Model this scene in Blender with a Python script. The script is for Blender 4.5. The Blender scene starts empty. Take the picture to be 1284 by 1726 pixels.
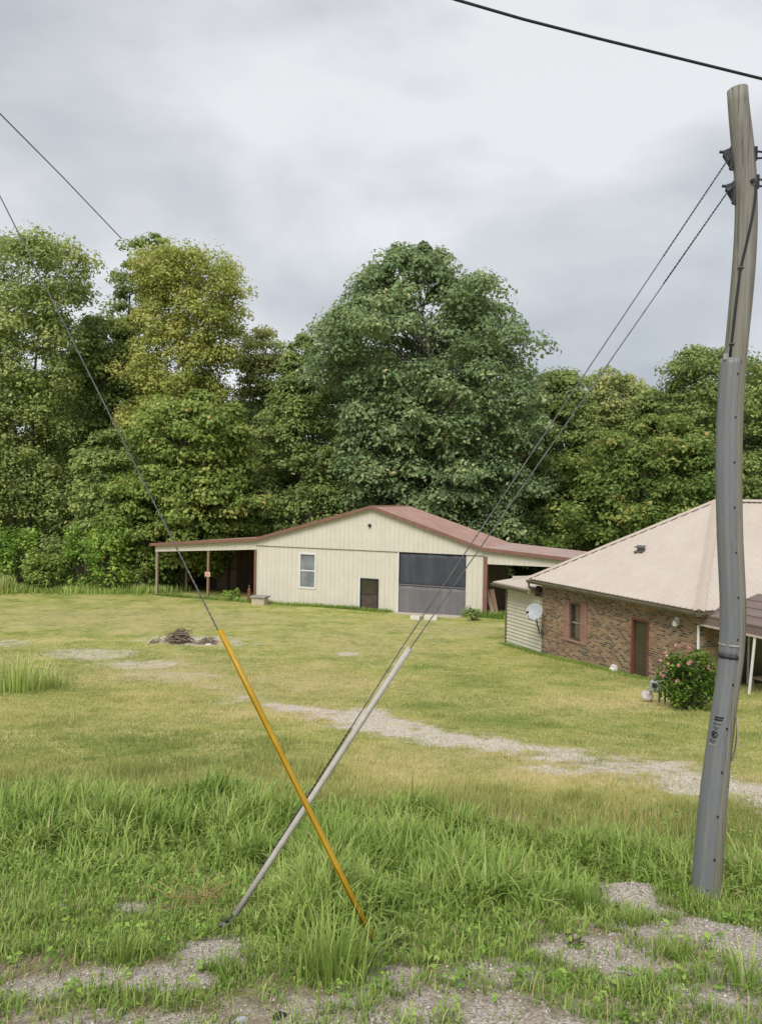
import bpy, math, random
import numpy as np
from mathutils import Vector, Matrix

# ------------------------------------------------------------------ camera, sky, sun, exposure
scene = bpy.context.scene
COL = scene.collection
CAMZ = 2.7
FPX, CX, CY, HOR, ROLL = 1400.0, 642.0, 863.0, 835.0, math.radians(1.0)
PITCH = math.atan((CY - HOR) / FPX)
cam_d = bpy.data.cameras.new("camera"); cam = bpy.data.objects.new("camera", cam_d); COL.objects.link(cam)
cam_d.sensor_fit = 'HORIZONTAL'; cam_d.sensor_width = 36.0; cam_d.lens = 36.0 * FPX / 1284.0
cam_d.clip_start = 0.05; cam_d.clip_end = 3000
RM = Matrix.Rotation(math.pi/2 - PITCH, 3, 'X') @ Matrix.Rotation(ROLL, 3, 'Z')
cam.matrix_world = Matrix.Translation((0, 0, CAMZ)) @ RM.to_4x4()
scene.camera = cam

SUN_EL, SUN_AZ = math.radians(48), math.radians(200)      # azimuth clockwise from +Y: behind the camera, a little left
world = bpy.data.worlds.new("World"); scene.world = world; world.use_nodes = True
wn = world.node_tree; wn.nodes.clear()
def W(t): return wn.nodes.new(t)
wout = W('ShaderNodeOutputWorld'); bg = W('ShaderNodeBackground')
sky = W('ShaderNodeTexSky'); sky.sky_type = 'NISHITA'; sky.sun_disc = False
sky.sun_elevation = SUN_EL; sky.sun_rotation = SUN_AZ
skm = W('ShaderNodeVectorMath'); skm.operation = 'SCALE'; skm.inputs['Scale'].default_value = 0.10
wn.links.new(sky.outputs[0], skm.inputs[0])
tc = W('ShaderNodeTexCoord')
mp = W('ShaderNodeMapping'); mp.inputs['Location'].default_value = (0.35, 0.2, 0.75); mp.inputs['Rotation'].default_value = (0, 0.25, 0.0); mp.inputs['Scale'].default_value = (1.5, 1.5, 2.9)
wn.links.new(tc.outputs['Generated'], mp.inputs[0])
nz = W('ShaderNodeTexNoise'); nz.inputs['Scale'].default_value = 1.5; nz.inputs['Detail'].default_value = 7; nz.inputs['Roughness'].default_value = 0.47; nz.inputs['Distortion'].default_value = 0.15
wn.links.new(mp.outputs[0], nz.inputs['Vector'])
cr = W('ShaderNodeValToRGB'); e = cr.color_ramp.elements
e[0].position = 0.36; e[0].color = (0.212, 0.225, 0.245, 1)
e[1].position = 0.605; e[1].color = (0.395, 0.40, 0.405, 1)
m_ = e.new(0.5); m_.color = (0.305, 0.314, 0.325, 1)
wn.links.new(nz.outputs['Fac'], cr.inputs[0])
mx = W('ShaderNodeMix'); mx.data_type = 'RGBA'; mx.inputs['Factor'].default_value = 0.93
wn.links.new(skm.outputs[0], mx.inputs[6]); wn.links.new(cr.outputs[0], mx.inputs[7])
wn.links.new(mx.outputs[2], bg.inputs[0]); bg.inputs['Strength'].default_value = 1.0
wn.links.new(bg.outputs[0], wout.inputs[0])

sl = bpy.data.lights.new("sun", 'SUN'); sl.energy = 1.5; sl.angle = math.radians(32); sl.color = (1.0, 0.965, 0.91)
sun = bpy.data.objects.new("sun", sl); COL.objects.link(sun)
sd = Vector((math.sin(SUN_AZ)*math.cos(SUN_EL), math.cos(SUN_AZ)*math.cos(SUN_EL), math.sin(SUN_EL)))
sun.rotation_euler = (-sd).to_track_quat('-Z', 'Y').to_euler(); sun.location = (-4, -8, 15)
vs = scene.view_settings; vs.view_transform = 'Standard'; vs.look = 'None'; vs.gamma = 1.0; vs.exposure = 1.1
vs.use_curve_mapping = False
scene.render.resolution_x = 761; scene.render.resolution_y = 1024

# ------------------------------------------------------------------ helpers
rng = np.random.default_rng(11)
random.seed(5)
def ray(px, py):
    return RM @ Vector(((px-CX)/FPX, -(py-CY)/FPX, -1.0))
def at(px, py, Y):
    d = ray(px, py); return Vector((0, 0, CAMZ)) + d*(Y/d.y)
GY = np.array([-400, -8, -4, 3.4, 4.4, 5.6, 6.2, 7.0, 8.0, 9.0, 9.8, 11.0, 16, 22, 28, 34, 50, 60, 120, 700.])
GD = np.array([2.9, 2.85, 2.7, 2.7, 2.8, 3.06, 3.2, 3.42, 3.72, 3.86, 3.86, 3.97, 4.62, 5.34, 6.02, 6.42, 6.92, 7.05, 7.6, 8.])
def lattice(x, y, seed):
    n = (x.astype(np.int64)*374761393 + y.astype(np.int64)*668265263 + seed*974711) & 0x7fffffff
    n = ((n ^ (n >> 13))*1274126177) & 0x7fffffff
    n = n ^ (n >> 16)
    return (n & 0xffff)/65535.0
def vnoise(x, y, seed=0):
    x = np.asarray(x, float); y = np.asarray(y, float)
    xi = np.floor(x); yi = np.floor(y); fx = x-xi; fy = y-yi
    fx = fx*fx*(3-2*fx); fy = fy*fy*(3-2*fy)
    a = lattice(xi, yi, seed); b = lattice(xi+1, yi, seed); c = lattice(xi, yi+1, seed); d = lattice(xi+1, yi+1, seed)
    return (a*(1-fx)+b*fx)*(1-fy) + (c*(1-fx)+d*fx)*fy
def fbm(x, y, seed=0, oct=4):
    s = 0; a = .5; f = 1.0; t = 0
    for o in range(oct):
        s = s + a*vnoise(x*f, y*f, seed+o*17); t += a; a *= .5; f *= 2.03
    return s/t
def smooth(a, b, t):
    t = np.clip((t-a)/(b-a), 0, 1); return t*t*(3-2*t)
MOUND = []
def gz0(x, y):
    return CAMZ - np.interp(y, GY, GD)
def ground(x, y):
    x = np.asarray(x, float); y = np.asarray(y, float)
    z = (gz0(x, y-.4)+gz0(x, y)+gz0(x, y+.4))/3
    near = smooth(2.5, 5, y)*(1-smooth(45, 60, np.abs(x)))
    z = z + near*((fbm(x*.35, y*.35, 3)-.5)*.10 + (fbm(x*1.6, y*1.6, 7)-.5)*.06*(1-smooth(12, 30, y)))
    for (mx_, my_, rx, ry, h) in MOUND:
        z = z + h*np.exp(-((x-mx_)/rx)**2-((y-my_)/ry)**2)
    return z
def gpt(px, py):
    d = ray(px, py); c = Vector((0, 0, CAMZ)); lo, hi = 2.0, 120.0
    for _ in range(50):
        m = (lo+hi)/2; p = c + d*(m/d.y)
        if p.z > float(ground(p.x, p.y)): lo = m
        else: hi = m
    return c + d*(lo/d.y)
def on_plane(px, py, O, u):
    d = ray(px, py)
    # t*d.xy = O + s*u
    det = d.x*(-u[1]) - d.y*(-u[0])
    t = (O[0]*(-u[1]) - O[1]*(-u[0]))/det
    s = (d.x*O[1] - d.y*O[0])/det
    return s, CAMZ + t*d.z
_p = gpt(1075, 1520); MOUND.append((_p.x, _p.y+.1, .38, .3, .13))

def tag(o, label=None, cat=None, group=None, kind=None):
    if label: o['label'] = label
    if cat: o['category'] = cat
    if group: o['group'] = group
    if kind: o['kind'] = kind
    return o
def empty(name, loc, rz=0, label=None, cat=None, group=None):
    o = bpy.data.objects.new(name, None); COL.objects.link(o); o.location = loc; o.rotation_euler = (0, 0, rz)
    o.empty_display_size = .2
    return tag(o, label, cat, group)
def link(name, me, m, parent=None):
    o = bpy.data.objects.new(name, me); COL.objects.link(o)
    if m is not None and len(me.materials) == 0: me.materials.append(m)
    if parent is not None: o.parent = parent
    return o
def mesh_np(name, V, F, m, parent=None, tint=None, attrs=None, smooth_=False):
    """F: list of int arrays (n,k)"""
    V = np.asarray(V, np.float32).reshape(-1, 3)
    me = bpy.data.meshes.new(name)
    me.vertices.add(len(V)); me.vertices.foreach_set('co', V.ravel())
    idx = np.concatenate([f.ravel() for f in F]).astype(np.int32)
    tot = np.concatenate([np.full(len(f), f.shape[1], np.int32) for f in F])
    me.loops.add(len(idx)); me.loops.foreach_set('vertex_index', idx)
    me.polygons.add(len(tot)); st = np.concatenate([[0], np.cumsum(tot)[:-1]]).astype(np.int32)
    me.polygons.foreach_set('loop_start', st)
    if smooth_: me.polygons.foreach_set('use_smooth', np.ones(len(tot), bool))
    A = dict(attrs or {})
    if tint is not None: A['tint'] = tint
    for k, v in A.items():
        a = me.attributes.new(k, 'FLOAT', 'POINT'); a.data.foreach_set('value', np.asarray(v, np.float32).ravel())
    me.update(calc_edges=True); me.validate()
    return link(name, me, m, parent)
class MB:
    def __init__(s): s.v = []; s.f = []
    def add(s, vs, fs):
        b = len(s.v); s.v += [tuple(v) for v in vs]; s.f += [tuple(b+i for i in f) for f in fs]; return s
    def box(s, x0, x1, y0, y1, z0, z1):
        return s.add([(x0,y0,z0),(x1,y0,z0),(x1,y1,z0),(x0,y1,z0),(x0,y0,z1),(x1,y0,z1),(x1,y1,z1),(x0,y1,z1)],
              [(0,3,2,1),(4,5,6,7),(0,1,5,4),(1,2,6,5),(2,3,7,6),(3,0,4,7)])
    def prism(s, poly, d):
        n = len(poly); a = [Vector(p) for p in poly]; d = Vector(d)
        return s.add(a+[p+d for p in a], [tuple(range(n))[::-1], tuple(range(n, 2*n))]+[(i, (i+1)%n, n+(i+1)%n, n+i) for i in range(n)])
    def tube(s, pts, r, n=8, caps=True):
        pts = [Vector(p) for p in pts]; k = len(pts); rs = r if hasattr(r, '__len__') else [r]*k
        up = None; V = []
        for i, p in enumerate(pts):
            t = (pts[min(i+1, k-1)]-pts[max(i-1, 0)]).normalized()
            if up is None:
                up = Vector((0, 0, 1)) if abs(t.z) < .9 else Vector((0, 1, 0))
            a = (up - t*up.dot(t)).normalized(); up = a; b = t.cross(a)
            V += [p + (a*math.cos(2*math.pi*j/n)+b*math.sin(2*math.pi*j/n))*rs[i] for j in range(n)]
        Fc = [(i*n+j, i*n+(j+1)%n, (i+1)*n+(j+1)%n, (i+1)*n+j) for i in range(k-1) for j in range(n)]
        if caps: Fc += [tuple(range(n))[::-1], tuple(range((k-1)*n, k*n))]
        return s.add(V, Fc)
    def lathe(s, prof, n=16, c=(0,0,0)):
        V = [(c[0]+r*math.cos(2*math.pi*j/n), c[1]+r*math.sin(2*math.pi*j/n), c[2]+z) for r, z in prof for j in range(n)]
        k = len(prof)
        return s.add(V, [(i*n+j, i*n+(j+1)%n, (i+1)*n+(j+1)%n, (i+1)*n+j) for i in range(k-1) for j in range(n)]+[tuple(range(n))[::-1], tuple(range((k-1)*n, k*n))])
    def xf(s, M):
        s.v = [tuple(M @ Vector(v)) for v in s.v]; return s
    def build(s, name, m, parent=None, sm=False, bev=0):
        me = bpy.data.meshes.new(name); me.from_pydata(s.v, [], s.f); me.update()
        if sm: me.polygons.foreach_set('use_smooth', [True]*len(me.polygons))
        o = link(name, me, m, parent)
        if bev:
            b = o.modifiers.new('bevel', 'BEVEL'); b.width = bev; b.segments = 2; b.limit_method = 'ANGLE'
        return o

# ------------------------------------------------------------------ materials
def ntree(name):
    m = bpy.data.materials.new(name); m.use_nodes = True; t = m.node_tree; t.nodes.clear()
    o = t.nodes.new('ShaderNodeOutputMaterial'); p = t.nodes.new('ShaderNodeBsdfPrincipled'); t.links.new(p.outputs[0], o.inputs[0])
    return m, t, p, o
def ramp(t, cols, src=None):
    r = t.nodes.new('ShaderNodeValToRGB'); el = r.color_ramp.elements
    while len(el) > 1: el.remove(el[-1])
    for i, (pos, c) in enumerate(cols):
        q = el[0] if i == 0 else el.new(pos)
        q.position = pos; q.color = (*c, 1)
    if src is not None: t.links.new(src, r.inputs[0])
    return r
def noise(t, vec, scale, detail=4, rough=.55, dist=0):
    n = t.nodes.new('ShaderNodeTexNoise'); n.inputs['Scale'].default_value = scale; n.inputs['Detail'].default_value = detail
    n.inputs['Roughness'].default_value = rough; n.inputs['Distortion'].default_value = dist
    if vec is not None: t.links.new(vec, n.inputs['Vector'])
    return n.outputs['Fac']
def mixc(t, fac, a, b, mode='MIX'):
    n = t.nodes.new('ShaderNodeMix'); n.data_type = 'RGBA'; n.blend_type = mode
    for i, v in ((0, fac), (6, a), (7, b)):
        if isinstance(v, (int, float)): n.inputs[i].default_value = v
        elif isinstance(v, tuple): n.inputs[i].default_value = (*v, 1)
        else: t.links.new(v, n.inputs[i])
    return n.outputs[2]
def mth(t, op, a, b=0.0, clamp=False):
    n = t.nodes.new('ShaderNodeMath'); n.operation = op; n.use_clamp = clamp
    for i, v in enumerate((a, b)):
        if isinstance(v, (int, float)): n.inputs[i].default_value = v
        else: t.links.new(v, n.inputs[i])
    return n.outputs[0]
def coords(t, kind='Object', sc=(1, 1, 1)):
    c = t.nodes.new('ShaderNodeTexCoord'); m = t.nodes.new('ShaderNodeMapping'); m.inputs['Scale'].default_value = sc
    t.links.new(c.outputs[kind], m.inputs[0]); return m.outputs[0]
def bump(t, p, h, strength=.3, dist=.02):
    b = t.nodes.new('ShaderNodeBump'); b.inputs['Strength'].default_value = strength; b.inputs['Distance'].default_value = dist
    t.links.new(h, b.inputs['Height']); t.links.new(b.outputs[0], p.inputs['Normal'])
def nmat(name, c1, c2, scale=3, rough=.65, sc=(1, 1, 1), bmp=0, metal=0, fine=(.85, 1.1), finescale=40, spec=.3, stain=None, stain_sc=(2, 2, .4)):
    m, t, p, o = ntree(name); v = coords(t, 'Object', sc); c1 = tuple(x*.9 for x in c1); c2 = tuple(x*.9 for x in c2)
    col = ramp(t, [(.3, c1), (.7, c2)], noise(t, v, scale, 5)).outputs[0]
    f = ramp(t, [(.3, (fine[0],)*3), (.7, (fine[1],)*3)], noise(t, v, finescale, 3)).outputs[0]
    col = mixc(t, 1.0, col, f, 'MULTIPLY')
    if stain:
        s = ramp(t, [(.52, (0, 0, 0)), (.75, (1, 1, 1))], noise(t, coords(t, 'Object', stain_sc), 2.2, 5, .6)).outputs[0]
        col = mixc(t, mth(t, 'MULTIPLY', s, .7), col, stain)
    t.links.new(col, p.inputs['Base Color']); p.inputs['Roughness'].default_value = rough; p.inputs['Metallic'].default_value = metal
    p.inputs['Specular IOR Level'].default_value = spec
    if bmp: bump(t, p, noise(t, v, finescale*.6, 4), bmp)
    return m
def leafmat(name, cols, trans=.42):
    m, t, p, o = ntree(name)
    a = t.nodes.new('ShaderNodeAttribute'); a.attribute_name = 'tint'
    r = ramp(t, cols, a.outputs['Fac'])
    t.links.new(r.outputs[0], p.inputs['Base Color']); p.inputs['Roughness'].default_value = .55; p.inputs['Specular IOR Level'].default_value = .25
    tr = t.nodes.new('ShaderNodeBsdfTranslucent'); t.links.new(r.outputs[0], tr.inputs[0])
    mx = t.nodes.new('ShaderNodeMixShader'); mx.inputs[0].default_value = trans
    t.links.new(p.outputs[0], mx.inputs[1]); t.links.new(tr.outputs[0], mx.inputs[2]); t.links.new(mx.outputs[0], o.inputs[0])
    return m
M = {}
M['cream'] = nmat('cream_metal', (.64, .60, .515), (.70, .66, .575), 1.2, .5, bmp=.03, fine=(.95, 1.04), finescale=9, stain=(.52, .475, .38), stain_sc=(2.5, 2.5, .35))
M['cream_trim'] = nmat('cream_trim', (.70, .66, .52), (.76, .71, .56), 2, .5)
M['brown_trim'] = nmat('brown_trim', (.20, .105, .08), (.27, .14, .11), 3, .5)
M['red_roof'] = nmat('red_roof', (.31, .185, .15), (.39, .245, .20), .9, .5, fine=(.9, 1.08), finescale=6, stain=(.37, .25, .215), stain_sc=(.8, .25, .8))
M['grey_roof'] = nmat('weathered_roof', (.30, .215, .195), (.38, .28, .25), .9, .55, fine=(.9, 1.08), finescale=6)
M['tan_roof'] = nmat('tan_roof', (.53, .46, .395), (.58, .51, .44), .7, .45, fine=(.96, 1.04), finescale=7, stain=(.48, .40, .325), stain_sc=(.7, .7, .7))
M['tan_cap'] = nmat('tan_cap', (.50, .42, .345), (.55, .465, .385), 2, .45)
M['gutter'] = nmat('gutter', (.10, .085, .055), (.17, .145, .10), 3, .5)
M['brown_panel'] = nmat('brown_panel', (.16, .115, .105), (.22, .165, .15), 1.5, .55, sc=(.4, 2, 2))
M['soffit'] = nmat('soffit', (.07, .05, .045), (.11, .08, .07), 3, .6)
M['white_frame'] = nmat('white_frame', (.70, .70, .69), (.78, .78, .77), 4, .5)
M['dark_tarp'] = nmat('dark_sheet', (.045, .05, .065), (.075, .08, .098), .8, .55, sc=(2, 2, .3), fine=(.9, 1.1), finescale=5)
M['grey_tarp'] = nmat('grey_sheet', (.145, .14, .15), (.195, .185, .195), .9, .6, sc=(2, 2, .4), fine=(.9, 1.08), finescale=5)
M['dark_door'] = nmat('dark_door', (.028, .032, .034), (.05, .055, .055), 3, .35)
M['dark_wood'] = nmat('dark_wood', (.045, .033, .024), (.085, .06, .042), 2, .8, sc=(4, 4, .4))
M['mid_wood'] = nmat('mid_wood', (.13, .095, .06), (.2, .15, .10), 2, .8, sc=(5, 5, .4))
M['post_wood'] = nmat('post_wood', (.27, .22, .155), (.40, .33, .24), 3, .8, sc=(6, 6, .5), bmp=.15)
M['rust_post'] = nmat('rust_post', (.25, .15, .09), (.34, .23, .15), 3, .8, sc=(6, 6, .5))
M['red'] = nmat('red_paint', (.20, .06, .045), (.28, .10, .075), 4, .5)
M['stone'] = nmat('pale_stone', (.42, .37, .27), (.58, .50, .37), 4, .85, bmp=.3)
M['lid'] = nmat('grey_lid', (.26, .25, .24), (.36, .35, .33), 4, .8)
M['conc'] = nmat('concrete', (.48, .41, .32), (.58, .49, .38), 2, .85, bmp=.2)
M['block'] = nmat('white_block', (.62, .60, .55), (.72, .70, .64), 6, .8)
M['siding'] = nmat('siding', (.56, .53, .43), (.62, .59, .48), 2, .5, fine=(.97, 1.03))
M['shutter'] = nmat('shutter', (.33, .18, .14), (.40, .225, .175), 3, .6)
M['doorframe'] = nmat('door_frame', (.17, .06, .045), (.23, .085, .06), 3, .5)
M['white'] = nmat('white_paint', (.74, .73, .71), (.80, .79, .77), 4, .5)
M['offwhite_metal'] = nmat('meter_paint', (.26, .27, .265), (.40, .41, .40), 8, .45)
M['pink_metal'] = nmat('regulator_paint', (.46, .40, .38), (.56, .49, .46), 7, .45)
M['dish'] = nmat('dish_paint', (.38, .40, .42), (.45, .47, .49), 4, .4)
M['black'] = nmat('black_metal', (.018, .02, .024), (.035, .037, .042), 6, .5)
M['steel'] = nmat('galvanised', (.10, .10, .10), (.19, .19, .19), 12, .5, metal=.3)
M['cable'] = nmat('black_cable', (.016, .018, .022), (.03, .032, .038), 30, .6)
M['yellow'] = nmat('yellow_guard', (.41, .245, .016), (.51, .325, .028), 2.5, .42, fine=(.9, 1.07), finescale=14)
M['beige_guard'] = nmat('beige_guard', (.42, .395, .345), (.52, .49, .435), 2.5, .5, fine=(.88, 1.06), finescale=16)
M['pvc'] = nmat('grey_guard', (.165, .175, .185), (.215, .222, .225), 1.2, .45, sc=(6, 6, .5), fine=(.95, 1.04), finescale=9, stain=(.17, .175, .145), stain_sc=(7, 7, .5))
def scuffed(m, dark, pale):
    t = m.node_tree; p = [n for n in t.nodes if n.type == 'BSDF_PRINCIPLED'][0]; src = p.inputs['Base Color'].links[0].from_socket
    a = ramp(t, [(.60, (0,)*3), (.72, (1,)*3)], noise(t, coords(t, 'Object', (5, 5, 1.6)), 2.4, 8, .7)).outputs[0]
    b = ramp(t, [(.66, (0,)*3), (.70, (1,)*3)], noise(t, coords(t, 'Object', (30, 30, 2.2)), 1.6, 6, .65)).outputs[0]
    c = mixc(t, mth(t, 'MULTIPLY', a, .6), src, dark); c = mixc(t, mth(t, 'MULTIPLY', b, .55), c, pale)
    t.links.new(c, p.inputs['Base Color'])
scuffed(M['pvc'], (.115, .115, .10), (.30, .30, .285)); scuffed(M['yellow'], (.22, .12, .02), (.56, .40, .12)); scuffed(M['beige_guard'], (.21, .185, .14), (.52, .49, .44))
M['mark'] = nmat('black_marking', (.012, .012, .013), (.02, .02, .02), 20, .6)
M['markgrey'] = nmat('faded_marking', (.075, .078, .08), (.12, .12, .12), 60, .6)
M['markpale'] = nmat('pale_marking', (.30, .30, .28), (.36, .36, .33), 60, .6)
M['sign'] = nmat('sign_plate', (.70, .52, .42), (.78, .60, .50), 9, .5)
M['signred'] = nmat('sign_print', (.55, .10, .05), (.62, .14, .08), 9, .5)
M['brush'] = nmat('dead_branch', (.15, .11, .08), (.30, .235, .175), 5, .85)
M['bark'] = nmat('bark', (.09, .078, .062), (.19, .165, .135), 4, .9, sc=(3, 3, .6), bmp=.4)
M['straw'] = nmat('straw', (.34, .20, .09), (.46, .31, .16), 5, .8)
M['stone_bit'] = None

def wood_pole():
    m, t, p, o = ntree('weathered_pole'); v = coords(t, 'Object', (9, 9, .35))
    c = ramp(t, [(.25, (.12, .11, .093)), (.5, (.20, .188, .163)), (.75, (.29, .275, .245))], noise(t, v, 2.2, 7, .65, .4)).outputs[0]
    g = ramp(t, [(.42, (0, 0, 0)), (.7, (1, 1, 1))], noise(t, coords(t, 'Object', (2.5, 2.5, .5)), 1.3, 3)).outputs[0]
    c = mixc(t, mth(t, 'MULTIPLY', g, .55), c, (.18, .185, .11))
    kn = ramp(t, [(.0, (.45, .42, .4)), (.10, (1, 1, 1))], None)
    vo = t.nodes.new('ShaderNodeTexVoronoi'); vo.inputs['Scale'].default_value = 1.0; t.links.new(coords(t, 'Object', (7, 7, 3.2)), vo.inputs['Vector'])
    t.links.new(vo.outputs['Distance'], kn.inputs[0]); c = mixc(t, 1.0, c, kn.outputs[0], 'MULTIPLY')
    ck = ramp(t, [(.36, (.45, .43, .4)), (.42, (1, 1, 1))], noise(t, coords(t, 'Object', (40, 40, .5)), 1.0, 3)).outputs[0]
    c = mixc(t, .8, c, ck, 'MULTIPLY')
    t.links.new(c, p.inputs['Base Color']); p.inputs['Roughness'].default_value = .85
    bump(t, p, noise(t, coords(t, 'Object', (30, 30, .7)), 1.5, 5), .5, .01)
    return m
M['pole'] = wood_pole()
def brick_mat():
    m, t, p, o = ntree('brick_wall'); c = t.nodes.new('ShaderNodeTexCoord'); s = t.nodes.new('ShaderNodeSeparateXYZ'); t.links.new(c.outputs['Object'], s.inputs[0])
    k = t.nodes.new('ShaderNodeCombineXYZ'); t.links.new(mth(t, 'ADD', s.outputs[0], s.outputs[1]), k.inputs[0]); t.links.new(s.outputs[2], k.inputs[1])
    def brick(c1, c2, mo):
        b = t.nodes.new('ShaderNodeTexBrick'); t.links.new(k.outputs[0], b.inputs['Vector']); b.inputs['Scale'].default_value = 1
        b.inputs['Brick Width'].default_value = .215; b.inputs['Row Height'].default_value = .076; b.inputs['Mortar Size'].default_value = .011
        b.inputs['Color1'].default_value = (*c1, 1); b.inputs['Color2'].default_value = (*c2, 1); b.inputs['Mortar'].default_value = (*mo, 1); b.inputs['Mortar Smooth'].default_value = .2
        return b
    b1 = brick((.0, .0, .0), (1, 1, 1), (.5, .5, .5))
    # a second random value per brick by sampling a white noise on the brick cell
    rv = b1.outputs['Color']
    hue = ramp(t, [(.0, (.085, .068, .06)), (.18, (.12, .092, .075)), (.28, (.25, .135, .075)), (.45, (.34, .205, .115)), (.6, (.36, .245, .15)), (.75, (.28, .155, .085)), (.88, (.39, .28, .185)), (1., (.15, .11, .09))], rv)
    hue.color_ramp.interpolation = 'CONSTANT'
    patch = ramp(t, [(.42, (.62, .60, .60)), (.62, (.99, .95, .88))], noise(t, coords(t, 'Object', (1, 1, 2)), .9, 3)).outputs[0]
    col = mixc(t, 1.0, hue.outputs[0], patch, 'MULTIPLY')
    col = mixc(t, mth(t, 'MULTIPLY', b1.outputs['Fac'], .85), col, (.34, .285, .215))
    f = ramp(t, [(.3, (.85,)*3), (.7, (1.12,)*3)], noise(t, coords(t), 30, 4)).outputs[0]
    col = mixc(t, 1.0, col, f, 'MULTIPLY')
    t.links.new(col, p.inputs['Base Color']); p.inputs['Roughness'].default_value = .85
    bump(t, p, mth(t, 'SUBTRACT', 1.0, b1.outputs['Fac']), .5, .012)
    return m
M['brick'] = brick_mat()
def glass_mat(name, col, rough=.08):
    m, t, p, o = ntree(name)
    c = ramp(t, [(.35, tuple(x*.7 for x in col)), (.65, tuple(x*1.25 for x in col))], noise(t, coords(t), 1.4, 2)).outputs[0]
    t.links.new(c, p.inputs['Base Color']); p.inputs['Roughness'].default_value = rough; p.inputs['Specular IOR Level'].default_value = .5
    return m
M['pane_grey'] = glass_mat('window_pane', (.19, .205, .225), .25)
M['pane_dark'] = glass_mat('dark_pane', (.05, .045, .03), .15)
M['door_screen'] = glass_mat('door_screen', (.055, .042, .028), .45)

def ground_mat():
    m, t, p, o = ntree('ground_soil_grass')
    v = coords(t, 'Object')
    def attr(n):
        a = t.nodes.new('ShaderNodeAttribute'); a.attribute_name = n; return a.outputs['Fac']
    # grass cover colour
    n1 = noise(t, v, .55, 5, .6); n2 = noise(t, v, 3.0, 6, .65); n3 = noise(t, v, 26, 4, .7)
    g = ramp(t, [(.38, (.165, .215, .052)), (.5, (.315, .32, .095)), (.61, (.45, .40, .175))], mth(t, 'ADD', mth(t, 'MULTIPLY', n1, .55), mth(t, 'MULTIPLY', n2, .45))).outputs[0]
    fine = ramp(t, [(.25, (.68, .7, .64)), (.75, (1.28, 1.26, 1.28))], n3).outputs[0]
    g = mixc(t, 1.0, g, fine, 'MULTIPLY')
    dry = ramp(t, [(.3, (0.353, 0.299, 0.143)), (.7, (0.451, 0.377, 0.213))], n2).outputs[0]
    dry = mixc(t, 1.0, dry, fine, 'MULTIPLY')
    dfac = mth(t, 'MULTIPLY', attr('dry'), ramp(t, [(.36, (.15,)*3), (.6, (1,)*3)], n2).outputs[0])
    g = mixc(t, dfac, g, dry)
    lush_shade = mixc(t, 1.0, ramp(t, [(.3, (.075, .095, .028)), (.7, (.15, .165, .05))], n2).outputs[0], fine, 'MULTIPLY')  # dark green ground under grass; shade between tufts is put into its colour
    g = mixc(t, attr('lush_shade'), g, lush_shade)
    # dirt and gravel
    vo = t.nodes.new('ShaderNodeTexVoronoi'); vo.inputs['Scale'].default_value = 75; t.links.new(v, vo.inputs['Vector'])
    sp = t.nodes.new('ShaderNodeSeparateColor'); t.links.new(vo.outputs['Color'], sp.inputs[0])
    grav = ramp(t, [(.0, (0.258, 0.219, 0.181)), (.35, (0.387, 0.344, 0.297)), (.7, (0.490, 0.447, 0.391)), (1., (0.585, 0.546, 0.494))], sp.outputs[0]).outputs[0]
    edge = ramp(t, [(.0, (1,)*3), (.45, (1,)*3), (.8, (.6, .55, .5))], vo.outputs['Distance']).outputs[0]
    grav = mixc(t, 1.0, grav, edge, 'MULTIPLY')
    dirt = ramp(t, [(.3, (.18, .135, .09)), (.55, (.27, .215, .15)), (.75, (.34, .285, .215))], noise(t, v, 6, 6, .65)).outputs[0]
    dirt = mixc(t, 1.0, dirt, ramp(t, [(.3, (.7,)*3), (.7, (1.25,)*3)], noise(t, v, 90, 3)).outputs[0], 'MULTIPLY')
    thr = noise(t, v, 6, 9, .82); thr2 = noise(t, v, 1.6, 4, .6)
    def cover(a, lo=.22, w=.2):    # ragged edge
        x = mth(t, 'ADD', a, mth(t, 'ADD', mth(t, 'MULTIPLY', mth(t, 'SUBTRACT', thr, .5), 1.5), mth(t, 'MULTIPLY', mth(t, 'SUBTRACT', thr2, .5), .9)))
        return ramp(t, [(.5-w, (0,)*3), (.5+w, (1,)*3)], x).outputs[0]
    col = mixc(t, cover(attr('dirt')), g, dirt)
    gf = cover(attr('gravel'))
    grav = mixc(t, attr('pale'), grav, mixc(t, 1.0, grav, (1.42, 1.42, 1.38), 'MULTIPLY'))
    col = mixc(t, gf, col, grav)
    t.links.new(col, p.inputs['Base Color']); p.inputs['Roughness'].default_value = .95; p.inputs['Specular IOR Level'].default_value = .1
    hb = mth(t, 'ADD', mth(t, 'MULTIPLY', n3, .6), mth(t, 'MULTIPLY', mth(t, 'MULTIPLY', mth(t, 'SUBTRACT', 1.0, vo.outputs['Distance']), gf), .5))
    bump(t, p, hb, .5, .03)
    return m
M['ground'] = ground_mat()
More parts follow.
